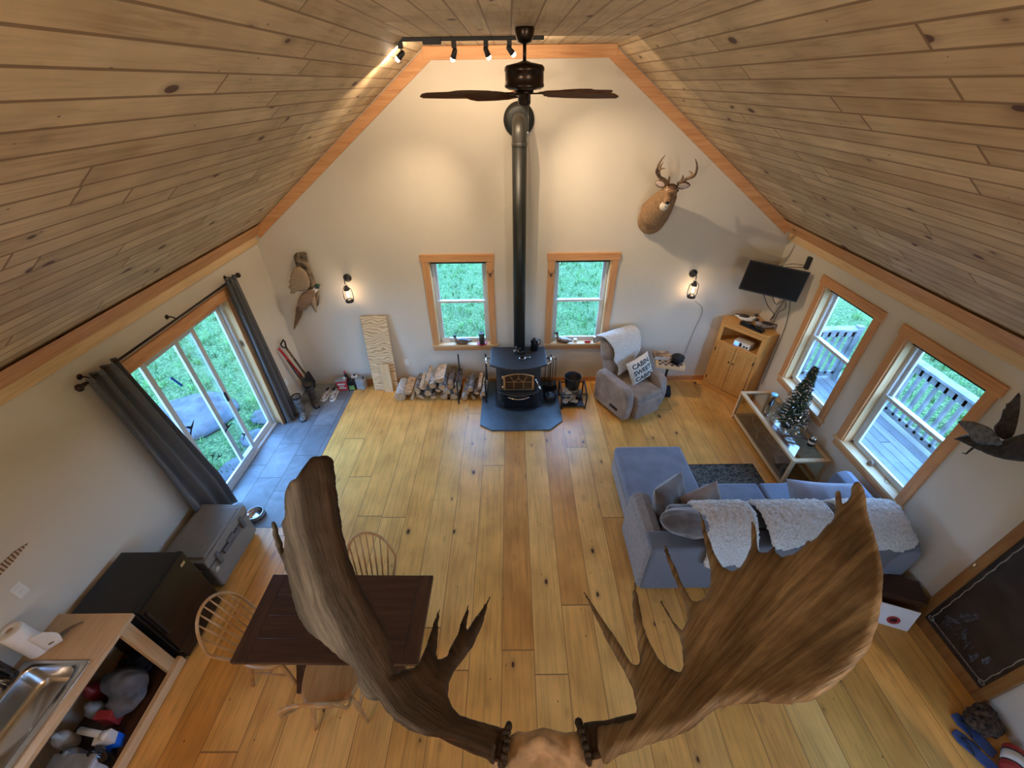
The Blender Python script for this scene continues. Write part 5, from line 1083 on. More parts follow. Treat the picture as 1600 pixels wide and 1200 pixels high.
# under the counter
plain('grey_bag', (.12, .125, .14), .7, var=.3, sc=8, bump=.6, bsc=18); plain('bag_white', (.55, .57, .62), .5, var=.3, bump=.4, bsc=30)
def wr(s, a): return lambda v: v+Vector((mnoise.noise(v*s), mnoise.noise(v*s+Vector((7, 0, 0))), mnoise.noise(v*s+Vector((0, 7, 0)))))*a
zs = .069
o = blob('grocery_bag', MB().ball((0, 0, .16), (.15, .11, .15)).ball((.03, -.08, .10), (.13, .12, .10)), 'grey_bag', None, .012, 3, wr(14, .02)); o.location = (-3.13, -4.36, zs+.0); tag(o, 'crumpled grey plastic bag under the counter beside the pine post', 'bag')
o = MB().cyl((0, 0, 0), (.20, -.03, .0), .022).cyl((.19, -.03, 0), (.235, -.035, 0), .029).build('drain_pipe', 'white_plastic'); o.location = (-3.24, -4.66, .24); tag(o, 'white plastic drain pipe below the sink', 'pipe')
sb2 = thing('detergent_carton', 'blue and white carton standing under the counter near the rail', 'carton', (-3.04, -4.70, zs), R(20)); MB().box(-.05, .05, -.035, .035, 0, .18).build('body', 'white_plastic', sb2, .004); MB().box(-.0515, .0515, -.0365, .0365, .0, .09).build('label', 'blue_tape', sb2)
o = MB().box(-.06, .06, -.03, .03, 0, .15).build('red_box', 'can_red', bevel=.005); o.location = (-3.16, -4.56, zs); tag(o, 'small red package between the grey bag and the drain pipe', 'package')
o = MB().lathe([(0, 0), (.05, 0), (.055, .14), (.03, .19), (.02, .22), (0, .22)]).build('spray_bottle', 'jug_grey'); o.location = (-3.27, -4.52, zs); tag(o, 'grey bottle standing behind the red package under the sink', 'bottle')
tb2 = thing('storage_tub', 'clear grey plastic tub under the counter at the bottom edge', 'tub', (-3.12, -4.93, zs)); MB().prism([(-.14, -.12, .0), (.14, -.12, .0), (.14, .12, 0), (-.14, .12, 0)], (0, 0, .20)).build('body', 'bag_white', tb2, .015); MB().box(-.15, .15, -.13, .13, .195, .215).build('lid', 'jug_grey', tb2, .005)
o = blob('dark_cloth', MB().ball((0, 0, .05), (.16, .12, .05)).ball((.05, .05, .10), (.08, .07, .06)), 'black_fabric', None, .012, 3, wr(12, .03)); o.location = (-3.25, -4.23, zs); tag(o, 'dark cloth heap under the counter end next to the refrigerator', 'cloth')
for i, (x, y, mat, lb, nm) in enumerate(((-3.20, -4.80, 'jug_grey', 'grey plastic jug standing behind the blue and white carton', 'plastic_jug'), (-3.36, -4.70, 'white_plastic', 'white bottle at the back wall under the sink', 'cleaner_bottle'), (-3.38, -4.40, 'can_red', 'red bottle at the back under the counter behind the grey bag', 'cleaner_bottle'), (-3.02, -4.80, 'black_gloss', 'small black canister beside the bottom rail under the counter', 'canister'))):
    o = MB().lathe([(0, 0), (.048, 0), (.052, .01), (.052, .14), (.045, .17), (.018, .19), (.018, .22), (0, .222)]).build(nm, mat); o.location = (x, y, zs); tag(o, lb, 'bottle')
# tail feather on the wall
t = NT('striped_feather'); c = t.coord(); w_ = t.node('TexWave', wave_type='BANDS', bands_direction='Y'); t.l.new(c, w_.inputs['Vector']); w_.inputs['Scale'].default_value = 14; w_.inputs['Distortion'].default_value = 1.5; t.fin(t.ramp(w_.outputs[0], [(.45, (.16, .09, .05)), (.55, (.55, .40, .26))]), .8); MT['striped_feather'] = t.m
o = MB().prism([(0, -.26, -.03), (0, -.05, -.02), (0, .08, .004), (0, .0, .03), (0, -.26, .035)], (.006, 0, 0)).build('tail_feather', 'striped_feather'); o.location = (XL+.003, -4.0, 1.485); tag(o, 'brown barred tail feather fixed to the side wall at the picture edge', 'feather')
# ------------------------------------------------------------------ dining table and chairs
dt = thing('dining_table', 'dark stained wooden dining table under the antlers', 'table', (-1.365, -4.10, 0), R(-1))
for i in range(4): MB().box(-.56, .56, -.325+.1625*i+.001, -.325+.1625*(i+1)-.001, .72, .76).build('top_board', 'dark_wood_x', dt, .003)
for s in (-1, 1): MB().box(s*.562 if s > 0 else -.675, .675 if s > 0 else -.562, -.325, .325, .72, .76).build('end_board', 'dark_wood_y', dt, .003)
for s in (-1, 1):
    x = s*.40
    MB().bar((x, -.27, .0), (x, .22, .70), .045, .10, (1, 0, 0)).build('leg', 'dark_wood_z', dt, .003); MB().bar((x+.047, .27, .0), (x+.047, -.22, .70), .045, .10, (1, 0, 0)).build('leg', 'dark_wood_z', dt, .003)
    MB().box(x-.03, x+.07, -.28, .28, .68, .72).build('top_cleat', 'dark_wood_y', dt)
MB().box(-.40, .40, -.02, .02, .32, .42).build('stretcher', 'dark_wood_x', dt)
wc = thing('windsor_chair', 'oak hoop back windsor chair at the fridge end of the dark table', 'chair', (0, 0, 0), group='windsor chairs around the dining table')
def seatf(a, b):
    x = a*2-1; y = b*2-1; r_ = (abs(x)**3+abs(y)**3)**(1/3) if (x or y) else 0; q = max(abs(x), abs(y)) or 1; k = q/r_ if r_ > 0 else 1
    return (x*k*.215*(1-.06*y), y*k*.205, .455-.014*(1-min(1, (x*x+(y-.1)**2)*1.2)))
sm = MB().grid(seatf, 16, 16); top_ = list(sm.v); sm.add([(x, y, .42) for x, y, z in top_], [f[::-1] for f in sm.f], None, True)
n1 = 17; ed = [i for i in range(n1)]+[n1*i+16 for i in range(1, n1)]+[n1*16+i for i in range(15, -1, -1)]+[n1*i for i in range(15, 0, -1)]
N_ = len(top_); sm.add([], []); 
for i in range(len(ed)): a, b = ed[i], ed[(i+1) % len(ed)]; sm.f.append((a, a+N_, b+N_, b)); sm.sm.append(True)
sm.build('seat', 'oak_y', wc)
hp_ = [(-.175, .165, .44)]+[(-.215*math.cos(PI*i/16) if True else 0, .20+.075*math.sin(PI*i/16)**.8+.06, .52+.43*math.sin(PI*i/16)**.85) for i in range(1, 16)]+[(.175, .165, .44)]
hp2 = smooth_path(hp_, 3); MB().tube(hp2, .0115, 10).build('back_hoop', 'oak_z', wc)
for i in range(7):
    x = -.13+.26*i/6; xt = x*1.28; s_ = math.sqrt(max(0, 1-(xt/.215)**2)); zt_ = .52+.43*s_**.85; yt_ = .26+.075*s_**.8
    MB().tube([(x, .17, .44), (x+(xt-x)*.5, .17+(yt_-.17)*.5, .44+(zt_-.44)*.5), (xt, yt_, zt_)], [.006, .008, .005], 8).build('spindle', 'oak_z', wc)
LP = {}
for sx_ in (-1, 1):
    for sy_ in (-1, 1):
        t0, b0 = Vector((sx_*.13, sy_*.12, .43)), Vector((sx_*.20, sy_*.20, 0)); LP[sx_, sy_] = (t0, b0)
        MB().tube([t0.lerp(b0, k) for k in (0, .15, .3, .45, .6, .8, 1)], [.012, .018, .015, .021, .017, .015, .010], 10).build('leg', 'oak_z', wc)
for sx_ in (-1, 1):
    MB().tube([LP[sx_, -1][0].lerp(LP[sx_, -1][1], .55), LP[sx_, 1][0].lerp(LP[sx_, 1][1], .55)], .009, 8).build('stretcher', 'oak_y', wc)
MB().tube([(-.16, 0, .19), (.16, 0, .19)], .009, 8).build('stretcher', 'oak_x', wc)
wc.location = (-2.0, -4.13, 0); wc.rotation_euler = (0, 0, R(86))
dup(wc, (-1.27, -3.84, 0), (0, 0, R(3)), 'oak windsor chair behind the dark table, its hoop showing beyond the antler')
dup(wc, (-1.40, -4.39, 0), (0, 0, R(186)), 'oak windsor chair on the near side of the dark table with its seat in view')
pine('door_pine', 2, [(.20, .085, .022), (.27, .12, .034), (.33, .16, .05)], rough=.4)
dr2 = sroot('door_2', (XR, -4.15, 0)); DW = .345
MB().box(-.045, -.001, DW-.07, DW, .0, 2.03).box(-.045, -.001, -DW, -DW+.07, .0, 2.03).box(-.045, -.001, -DW+.07, DW-.07, .0, .12).box(-.045, -.001, -DW+.07, DW-.07, 1.93, 2.03).build('door_frame', 'door_pine', dr2, .004)
plain('etched_dark', (.035, .026, .022), .3, var=.3, sc=6, bump=.05); plain('etched_line', (.30, .26, .21), .8, var=.3, sc=30, bump=0); plain('etched_soft', (.13, .12, .13), .8, var=.5, sc=40, bump=0)
gpn = MB().box(-.03, -.015, -DW+.07, DW-.07, .12, 1.93).build('glass_panel', 'etched_dark', dr2)
bd = MB(); pb_ = [(-DW+.10, .17), (DW-.105, .17), (DW-.105, 1.88), (-DW+.10, 1.88), (-DW+.10, .17)]
for (a, b), (c_, d_) in zip(pb_, pb_[1:]):
    n_ = 40; bd.tube([(-.031, a+(c_-a)*i/n_+.004*math.sin(i*1.9), b+(d_-b)*i/n_+.004*math.cos(i*2.3)) for i in range(n_+1)], .004, 6)
for y, z in pb_[:4]: bd.tube([(-.032, y+.02*math.cos(a), z+.02*math.sin(a)) for a in [i*.5 for i in range(14)]], .0045, 6)
bd.build('rope_border', 'etched_line', gpn)
et = MB(); r7 = random.Random(2)
def feath(y, z, an, L, w):
    for i in range(16):
        k = i/15; p = (y+math.cos(an)*L*k, z+math.sin(an)*L*k)
        for s in (-1, 1): et.tube([(-.0315, *p), (-.0315, p[0]+math.cos(an+s*.8)*w*(1-k*.6), p[1]+math.sin(an+s*.8)*w*(1-k*.6))], .0022, 4)
feath(.13, .42, 1.9, .16, .05); feath(.19, .30, 2.3, .12, .035); feath(.02, .30, 1.2, .10, .03); feath(-.10, .22, 1.6, .10, .03); feath(-.16, .30, 1.5, .09, .03)
for i in range(16): y = r7.uniform(-.20, .18); z = r7.uniform(.20, .30); et.tube([(-.0315, y, z), (-.0315, y+r7.uniform(-.03, .03), z+r7.uniform(.02, .09))], .002, 4)
et.build('etched_drawing', 'etched_soft', gpn)
MB().tube([(-.045, DW-.03, .90), (-.07, DW-.03, .90)], .007, 8).tube([(-.07, DW-.03, .86), (-.07, DW-.03, .94)], .006, 8).build('latch', 'brass_trim', dr2)
wbx = thing('wooden_crate', 'dark wooden crate on the floor between the sofa end and the etched door', 'crate', (3.53, -3.70, 0), R(-20)); MB().box(-.16, .16, -.10, .10, .0, .30).build('body', 'dark_wood_x', wbx, .006); MB().box(-.17, .17, -.11, .11, .30, .32).build('lid', 'dark_wood_x', wbx, .004)
sg = thing('white_sign', 'white sign with a red and black ring leaning on the dark crate', 'sign', (3.41, -3.885, 0), rot=(R(-10), 0, R(-20))); MB().box(-.17, .17, -.008, 0, .0, .26).build('panel', 'paper_white', sg, .002)
MB().lathe([(.038, 0), (.05, 0), (.05, .002), (.038, .002)], n=28, M=Matrix.Translation((.03, -.008, .09)) @ Matrix.Rotation(PI/2, 4, 'X')).build('red_ring', 'can_red', sg); MB().lathe([(.015, 0), (.028, 0), (.028, .002), (.015, .002)], n=28, M=Matrix.Translation((.03, -.008, .09)) @ Matrix.Rotation(PI/2, 4, 'X')).build('black_ring', 'ink', sg)
plain('flipflop_blue', (.045, .09, .26), .5, bump=.3, bsc=120)
for i, (x, y, rz_) in enumerate(((3.42, -4.78, .45), (3.50, -4.68, .35))):
    o = thing('flip_flop', ['blue flip flop sandal lying nearest the light floorboards', 'blue flip flop sandal lying partly behind its mate'][i], 'sandal', (x, y, .001), rz_, 'blue sandals on the floor at the corner')
    MB().prism([(xx, yy, 0) for xx, yy in ((-.035, -.13), (.035, -.13), (.042, -.05), (.036, 0), (.048, .08), (.03, .13), (-.025, .135), (-.048, .08), (-.038, 0), (-.042, -.05))], (0, 0, .018)).build('sole', 'flipflop_blue', o, .004)
    MB().tube(smooth_path([(-.04, -.01, .015), (-.02, .05, .045), (0, .085, .02), (.02, .05, .045), (.04, -.01, .015)], 4), .006, 8).build('strap', 'ink', o)
plain('fur_brown', (.09, .055, .035), 1, var=.6, sc=40, bump=1)
o = blob('fur_hat', MB().ball((0, 0, .06), (.13, .10, .06)).ball((.05, .05, .08), (.08, .07, .05)), 'fur_brown', None, .010, 2, wr(30, .014)); o.location = (3.60, -4.62, 0.0); tag(o, 'dark brown furry hat on the floor below the etched door', 'hat')
pc = thing('paint_can', 'red can with a white label lying on the floor at the picture corner', 'can', (3.60, -4.85, .065), rot=(R(90), 0, R(-50))); MB().lathe([(0, -.09), (.062, -.09), (.064, -.085), (.064, .085), (.062, .09), (0, .085)]).build('body', 'can_red', pc); MB().lathe([(.0650, -.045), (.0650, .045)]).build('label', 'paper_white', pc); MB().lathe([(.066, -.05), (.067, -.045), (.066, -.04)]).lathe([(.066, .04), (.067, .045), (.066, .05)]).build('band', 'ink', pc)
# ------------------------------------------------------------------ mounts on the walls
plain('driftwood', (.20, .15, .10), .9, var=.6, sc=14, bump=1); t = NT('pheasant_feather'); c = t.coord(); v = t.node('TexVoronoi'); t.l.new(t.scale(c, (1, 1, .6)), v.inputs['Vector']); v.inputs['Scale'].default_value = 60
t.fin(t.mix(t.noise(c, 9, 3), t.ramp(v.outputs['Distance'], [(.2, (.42, .24, .12)), (.6, (.14, .07, .04))]), (.30, .20, .13)), .8); t.bump(v.outputs['Distance'], .5, .01); MT['pheasant_feather'] = t.m
t = NT('wing_tan'); c = t.coord(); w_ = t.node('TexWave', wave_type='BANDS', bands_direction='DIAGONAL'); t.l.new(c, w_.inputs['Vector']); w_.inputs['Scale'].default_value = 17; w_.inputs['Distortion'].default_value = 4; t.fin(t.ramp(w_.outputs[0], [(.2, (.22, .14, .08)), (.6, (.46, .34, .22))]), .85); MT['wing_tan'] = t.m
def wallfeather(name, poly, y, th, edge, mat, parent, step=3.0, tilt=0):
    def place(u, v): return ony(u, v, y+tilt*(u-480)), Vector((0, -1, 0))
    return inflate(poly, place, th, edge, step, 1).build(name, mat, parent)
pm = thing('pheasant_mount', 'mounted ring necked pheasant on a driftwood slab on the back wall', 'taxidermy')
wallfeather('driftwood_slab', [(458, 396), (479, 393), (481, 408), (487, 424), (493, 442), (500, 462), (497, 480), (488, 478), (480, 452), (470, 430), (462, 415)], -.035, .03, 5, 'driftwood', pm)
wallfeather('spread_wing', [(459, 420), (453, 432), (455, 434), (451, 441), (454, 443), (450, 450), (455, 452), (453, 459), (460, 459), (463, 455), (474, 455), (484, 450), (484, 438), (478, 424), (468, 416)], -.17, .018, 6, 'wing_tan', pm, 2.5)
wallfeather('body', [(493, 449), (497, 452), (493, 462), (486, 475), (478, 484), (470, 486), (464, 480), (466, 468), (472, 458), (484, 452)], -.12, .06, 9, 'pheasant_feather', pm, 2.5)
wallfeather('tail', [(466, 470), (476, 482), (472, 495), (465, 508), (459, 517), (458, 512), (461, 492), (462, 480)], -.10, .014, 5, 'striped_feather', pm, 2.5)
wallfeather('lower_wing', [(484, 458), (490, 458), (494, 470), (495, 482), (496, 489), (491, 486), (487, 478), (483, 470)], -.13, .012, 5, 'wing_tan', pm, 2.5)
p = ony(496, 447, -.13); MB().ball((p.x, p.y, p.z), (.040, .036, .034)).build('head', 'duck_head_green', pm)
MB().tube([(p.x+.025, p.y-.01, p.z-.004), (p.x+.07, p.y-.015, p.z-.018)], [.012, .003], 8).build('beak', 'label_paper', pm)
p2_ = ony(492, 452, -.125); MB().tube([(p2_.x-.018, p2_.y, p2_.z+.012), (p2_.x+.02, p2_.y, p2_.z-.03)], [.032, .034], 14).build('neck_ring', 'duck_white', pm)
wf = thing('flying_duck_mount', 'dark mounted duck in flight fixed to the wall at the right picture edge', 'taxidermy')
plain('duck_feather', (.035, .028, .028), .7, var=.5, sc=30, bump=.6, bsc=90); plain('speculum', (.13, .13, .14), .7, var=.4, sc=40)
def wside(name, poly, x, th, edge, mat, step=4.0, lean=0):
    def place(u, v): return onx(u, v, x+lean*(v-680)), Vector((-1, 0, 0))
    return inflate(poly, place, th, edge, step, 1).build(name, mat, wf)
wside('body', [(1489, 686), (1496, 684), (1508, 679), (1516, 680), (1530, 690), (1560, 692), (1590, 680), (1615, 674), (1650, 690), (1670, 715), (1640, 722), (1600, 722), (1563, 717), (1530, 703), (1508, 692), (1500, 689)], 3.50, .07, 14, 'duck_feather')
wside('near_wing', [(1494, 657), (1520, 658), (1535, 663), (1550, 670), (1560, 682), (1568, 694), (1560, 697), (1545, 694), (1528, 692), (1518, 688), (1514, 678), (1504, 668)], 3.40, .012, 6, 'speculum')
wside('far_wing', [(1551, 668), (1563, 656), (1567, 640), (1571, 638), (1572, 630), (1576, 631), (1592, 612), (1594, 618), (1595, 614), (1594, 640), (1590, 662), (1584, 682), (1570, 688), (1558, 682)], 3.57, .010, 6, 'duck_feather')
l_ = onx(1519, 702, 3.47)+Vector((.0, 0, .03)); MB().tube([l_, l_+Vector((0, .01, -.09)), l_+Vector((0, .03, -.10))], [.008, .006, .004], 8).build('leg', 'boot_brown', wf)
q_ = onx(1600, 700, 3.5); MB().tube([q_, (XR-.001, q_.y, q_.z)], .012, 8).build('hanger', 'black_metal', wf)
# deer head
dm = thing('deer_head_mount', 'mounted whitetail deer head with antlers high on the back wall', 'taxidermy', ony(1020, 352, 0))
DO = dm.location
t = NT('deer_fur'); c = t.coord(); f = t.noise(t.scale(c, (60, 60, 14)), 1.5, 4); t.fin(t.ramp(f, [(.3, (.20, .115, .06)), (.7, (.36, .23, .13))]), .95, 0, .1); t.bump(f, .5, .01); MT['deer_fur'] = t.m
plain('fur_white', (.62, .56, .48), .95, var=.1, bump=.5, bsc=80); plain('ear_pink', (.55, .44, .36), .9, var=.15); plain('deer_dark', (.05, .03, .02), .5); plain('deer_brow', (.13, .07, .04), .95, var=.3)
plain('deer_antler', (.20, .12, .065), .5, var=.4, sc=20); plain('antler_tip', (.60, .52, .42), .4)
def L(u, v, y): return ony(u, v, y)-DO
sh0 = L(1028, 340, -.02); neck = L(1040, 318, -.22); hd_ = L(1048, 298, -.40); mz = L(1041, 318, -.60)
b = MB().ball(L(1019, 342, -.05), (.19, .06, .20)).ball(L(1024, 334, -.14), (.18, .12, .19)).tube([L(1022, 334, -.1), L(1034, 318, -.24), L(1046, 302, -.34)], [.19, .155, .105], 18)
b.ball(hd_, (.080, .095, .080)).tube([hd_, hd_.lerp(mz, .5), mz], [.074, .052, .038], 16).ball(mz, (.038, .042, .034)).ball(L(1032, 322, -.24), (.13, .12, .14))
blob('head_and_neck', b, 'deer_fur', dm, .013, 7)
MB().ball(mz+Vector((-.001, -.028, .010)), (.026, .022, .018)).build('nose', 'black_gloss', dm)
blob('muzzle', MB().ball(mz+Vector((.002, -.006, -.010)), (.040, .042, .026)).ball(mz+Vector((.01, .07, -.045)), (.036, .07, .025)), 'fur_white', dm, .008, 4)
blob('throat_patch', MB().ball(mz+Vector((.015, .10, -.055)), (.05, .06, .05)), 'fur_white', dm, .01, 2)
blob('forehead', MB().ball(hd_+Vector((0, -.03, .045)), (.055, .065, .035)).ball(hd_.lerp(mz, .5)+Vector((0, -.012, .032)), (.032, .06, .022)), 'deer_brow', dm, .008, 4)
for s in (-1, 1):
    MB().ball(hd_+Vector((s*.060, -.055, .012)), (.014, .016, .013)).build('eye', 'black_gloss', dm)
    MB().ball(hd_+Vector((s*.058, -.052, .013)), (.018, .014, .018)).build('eyelid', 'fur_white', dm)
    root_ = hd_+Vector((s*.06, .02, .045)); tip_ = L(1024, 284, -.36) if s < 0 else L(1079, 290, -.36)
    ax_ = (tip_-root_); Ln = ax_.length; ax_.normalize()
    def earp(u, v, ax_=ax_, root_=root_, s=s):
        up_ = (Vector((0, -.3, 1))-ax_*ax_.dot(Vector((0, -.3, 1)))).normalized(); n_ = ax_.cross(up_).normalized()
        if n_.y > 0: n_ = -n_
        return root_+ax_*u+up_*v-n_*(v*v*6), n_
    pe = [(0, -.02), (.25*Ln, -.045), (.6*Ln, -.05), (.9*Ln, -.025), (Ln, 0), (.88*Ln, .028), (.6*Ln, .048), (.25*Ln, .042), (0, .02)]
    e_ = inflate(pe, earp, .008, .012, .012, 1).build('ear', 'deer_brow', dm)
    def earq(u, v): p_, n_ = earp(u, v); return p_+n_*.007, n_
    inflate([(x*.85+.015, y*.75) for x, y in pe], earq, .003, .01, .012, 1).build('inner_ear', 'ear_pink', e_)
def anbeam(pts, rad, tines):
    mb = MB(); P = smooth_path([L(*p) for p in pts], 5); mb.tube(P, lerp_list(rad, len(P)), 10)
    for t_ in tines:
        Q = smooth_path([L(*p) for p in t_], 4); mb.tube(Q, lerp_list([.016, .012, .003], len(Q)), 8)
    return mb
a1 = anbeam([(1043, 287, -.38), (1038, 281, -.40), (1031, 277, -.46), (1027, 271, -.52), (1026, 267, -.56), (1029, 258, -.62), (1034, 249, -.64), (1040, 242, -.63)], [.022, .019, .018, .016, .012, .004], [[(1044, 288, -.4), (1046, 277, -.42), (1045, 276, -.42)], [(1030, 274, -.48), (1031, 263, -.45), (1037, 252, -.42)], [(1028, 268, -.54), (1032, 264, -.56), (1041, 263, -.60)]])
a2 = anbeam([(1059, 288, -.36), (1064, 284, -.36), (1074, 279, -.42), (1084, 275, -.48), (1088, 268, -.54), (1089, 258, -.60), (1086, 247, -.64)], [.022, .019, .018, .016, .012, .004], [[(1064, 284, -.37), (1067, 276, -.39), (1067, 273, -.39)], [(1083, 275, -.48), (1080, 270, -.44), (1076, 267, -.42)]])
blob('antler', a1, 'deer_antler', dm, .006, 2); blob('antler', a2, 'deer_antler', dm, .006, 2)
# ------------------------------------------------------------------ moose antlers on the loft rail
import numpy as np
def antler_mat(name, stops, rough, side=False):
    t = NT(name); uv = t.coord('UV'); c = t.coord()
    g = t.noise(t.scale(uv, (26, 2.2, 1)), 1.0, 5, .65, .8); h = t.noise(c, 6, 3); f = t.noise(t.scale(uv, (90, 9, 1)), 1.0, 3, .6, .6)
    col = t.mix(1, t.ramp(t.math('ADD', t.math('MULTIPLY', g, .6), t.math('MULTIPLY', h, .4)), stops), t.ramp(f, [(.3, (.6, .58, .56)), (.7, (1.2, 1.17, 1.12))]), 'MULTIPLY')
    if side:  # window light on the outer side is painted grey, the cup's shade dark
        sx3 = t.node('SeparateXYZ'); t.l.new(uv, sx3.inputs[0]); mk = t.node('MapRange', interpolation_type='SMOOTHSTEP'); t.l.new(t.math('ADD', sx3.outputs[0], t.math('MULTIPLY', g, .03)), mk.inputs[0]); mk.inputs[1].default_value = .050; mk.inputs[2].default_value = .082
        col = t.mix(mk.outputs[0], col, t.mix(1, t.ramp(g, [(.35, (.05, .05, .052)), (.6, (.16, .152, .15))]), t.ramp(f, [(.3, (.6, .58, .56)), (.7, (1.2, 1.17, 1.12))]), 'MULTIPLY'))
    t.fin(col, rough, 0, .35); t.bump(t.math('ADD', t.math('MULTIPLY', g, .6), f), .5, .005); MT[name] = t.m
antler_mat('moose_antler', [(.36, (.07, .048, .032)), (.47, (.14, .10, .066)), (.56, (.22, .17, .115)), (.66, (.33, .27, .19))], .55)
antler_mat('moose_antler_shaded', [(.36, (.010, .0055, .004)), (.5, (.024, .013, .009)), (.62, (.055, .034, .024))], .62, True)  # base colour darkened to carry the shade on the left antler
def tps(ctrl, lam=1.2e5):
    P = np.array(ctrl, float); n = len(P); d = np.linalg.norm(P[:, None, :2]-P[None, :, :2], axis=2); K = np.where(d > 0, d*d*np.log(d+1e-9), 0)+lam*np.eye(n)
    Q = np.hstack([np.ones((n, 1)), P[:, :2]]); A = np.block([[K, Q], [Q.T, np.zeros((3, 3))]]); w = np.linalg.solve(A, np.concatenate([P[:, 2], [0, 0, 0]]))
    def f(u, v):
        r_ = np.hypot(P[:, 0]-u, P[:, 1]-v); return float((w[:n]*np.where(r_ > 0, r_*r_*np.log(r_+1e-9), 0)).sum()+w[n]+w[n+1]*u+w[n+2]*v)
    return f
def to_px(p): d = p-CP; k = d.dot(fw); return 800+FPX*d.dot(rt2)/k, 600-FPX*d.dot(up2)/k
def grain(o, kind):
    me = o.data; uvl = me.uv_layers.new(name='grain'); co = []
    for v in me.vertices:
        u_, v_ = to_px(v.co)
        if kind == 'fan': a = math.atan2(v_-1290, u_-900); co.append((a*.75, math.hypot(u_-900, v_-1290)/640))
        else:
            CH = [(860, 1190), (790, 1165), (700, 1135), (640, 1095), (595, 1030), (540, 930), (505, 820), (490, 715), (488, 600)]
            best = None; s0 = 0
            for (a, b), (c_, d_) in zip(CH, CH[1:]):
                L_ = math.hypot(c_-a, d_-b); t_ = max(0, min(1, ((u_-a)*(c_-a)+(v_-b)*(d_-b))/L_/L_)); q = (a+(c_-a)*t_, b+(d_-b)*t_); ds_ = math.hypot(u_-q[0], v_-q[1])
                if best is None or ds_ < best[0]: best = (ds_, s0+t_*L_, ((u_-a)*(d_-b)-(v_-b)*(c_-a))/L_)
                s0 += L_
            co.append((best[2]/640, best[1]/640))
    for l in me.loops: uvl.data[l.index].uv = co[l.vertex_index]
def antler_shell(name, poly, ctrl, th, edge, step, mat, parent, kind):
    D = tps(ctrl, 1.2e5 if kind == 'fan' else 2.5e4)
    def place(u, v):
        p = atd(u, v, D(u, v)); e = 6
        a = atd(u+e, v, D(u+e, v))-atd(u-e, v, D(u-e, v)); b = atd(u, v+e, D(u, v+e))-atd(u, v-e, D(u, v-e)); n_ = a.cross(b).normalized()
        if n_.dot(p-CP) > 0: n_ = -n_
        return p, n_
    o = inflate(poly, place, th, edge, step, 0).build(name, mat, parent, weld=True)
    sb = o.modifiers.new('sub', 'SUBSURF'); sb.levels = 1; sb.render_levels = 1; mod_apply(o)
    for p in o.data.polygons: p.use_smooth = True
    nr = [w.normal.copy() for w in o.data.vertices]
    for w, n_ in zip(o.data.vertices, nr):
        p = w.co; w.co = p+n_*(.0016*mnoise.noise(p*22)+.0006*mnoise.noise(p*70))
    grain(o, kind); return o
mo = thing('moose_antlers', 'huge dark brown moose antlers on a skull plate mounted on the loft rail', 'antlers')
def c4(s, x0, y0): return [(x0+x/s, y0+y/s) for x, y in CRP]
CRP = [(58, 1012), (75, 1018), (110, 1030), (180, 1030), (240, 1018), (285, 1005), (296, 960), (280, 880), (240, 800), (180, 690), (120, 570), (76, 470), (96, 490), (142, 560), (213, 665), (262, 742), (285, 775), (302, 782), (312, 765), (300, 690), (284, 600), (279, 520), (292, 430), (305, 500), (330, 620), (360, 700), (390, 755), (435, 795), (478, 812), (488, 780), (480, 700), (466, 655), (445, 620), (415, 565), (386, 518), (402, 517), (430, 560), (462, 615), (484, 640), (503, 600), (498, 550), (488, 515), (450, 430), (420, 350), (403, 285), (420, 292), (442, 350), (482, 430), (525, 515), (545, 520), (578, 505), (598, 450), (598, 390), (575, 290), (560, 210), (552, 142), (570, 175), (592, 250), (620, 325), (650, 378), (682, 395), (720, 378), (748, 340), (763, 290), (765, 230), (764, 190), (776, 192), (790, 230), (794, 280), (800, 322), (830, 320), (850, 305), (862, 286), (868, 318), (890, 338), (940, 325), (978, 295), (1002, 262), (1008, 278), (1030, 262), (1050, 235), (1068, 215), (1090, 200), (1103, 180), (1108, 120), (1104, 80), (1116, 62), (1134, 75), (1138, 125), (1156, 112), (1170, 90), (1174, 50), (1190, 27), (1215, 35), (1235, 80), (1245, 170), (1270, 240), (1290, 310), (1308, 400), (1300, 520), (1285, 610), (1240, 720), (1170, 800), (1090, 870), (1020, 915), (930, 935), (820, 930), (720, 935), (640, 950), (590, 985), (520, 1040), (440, 1075), (340, 1105), (240, 1140), (210, 1160), (185, 1176), (160, 1186), (150, 1150), (120, 1080), (88, 1045)]
PR = c4(2.609, 880, 740)
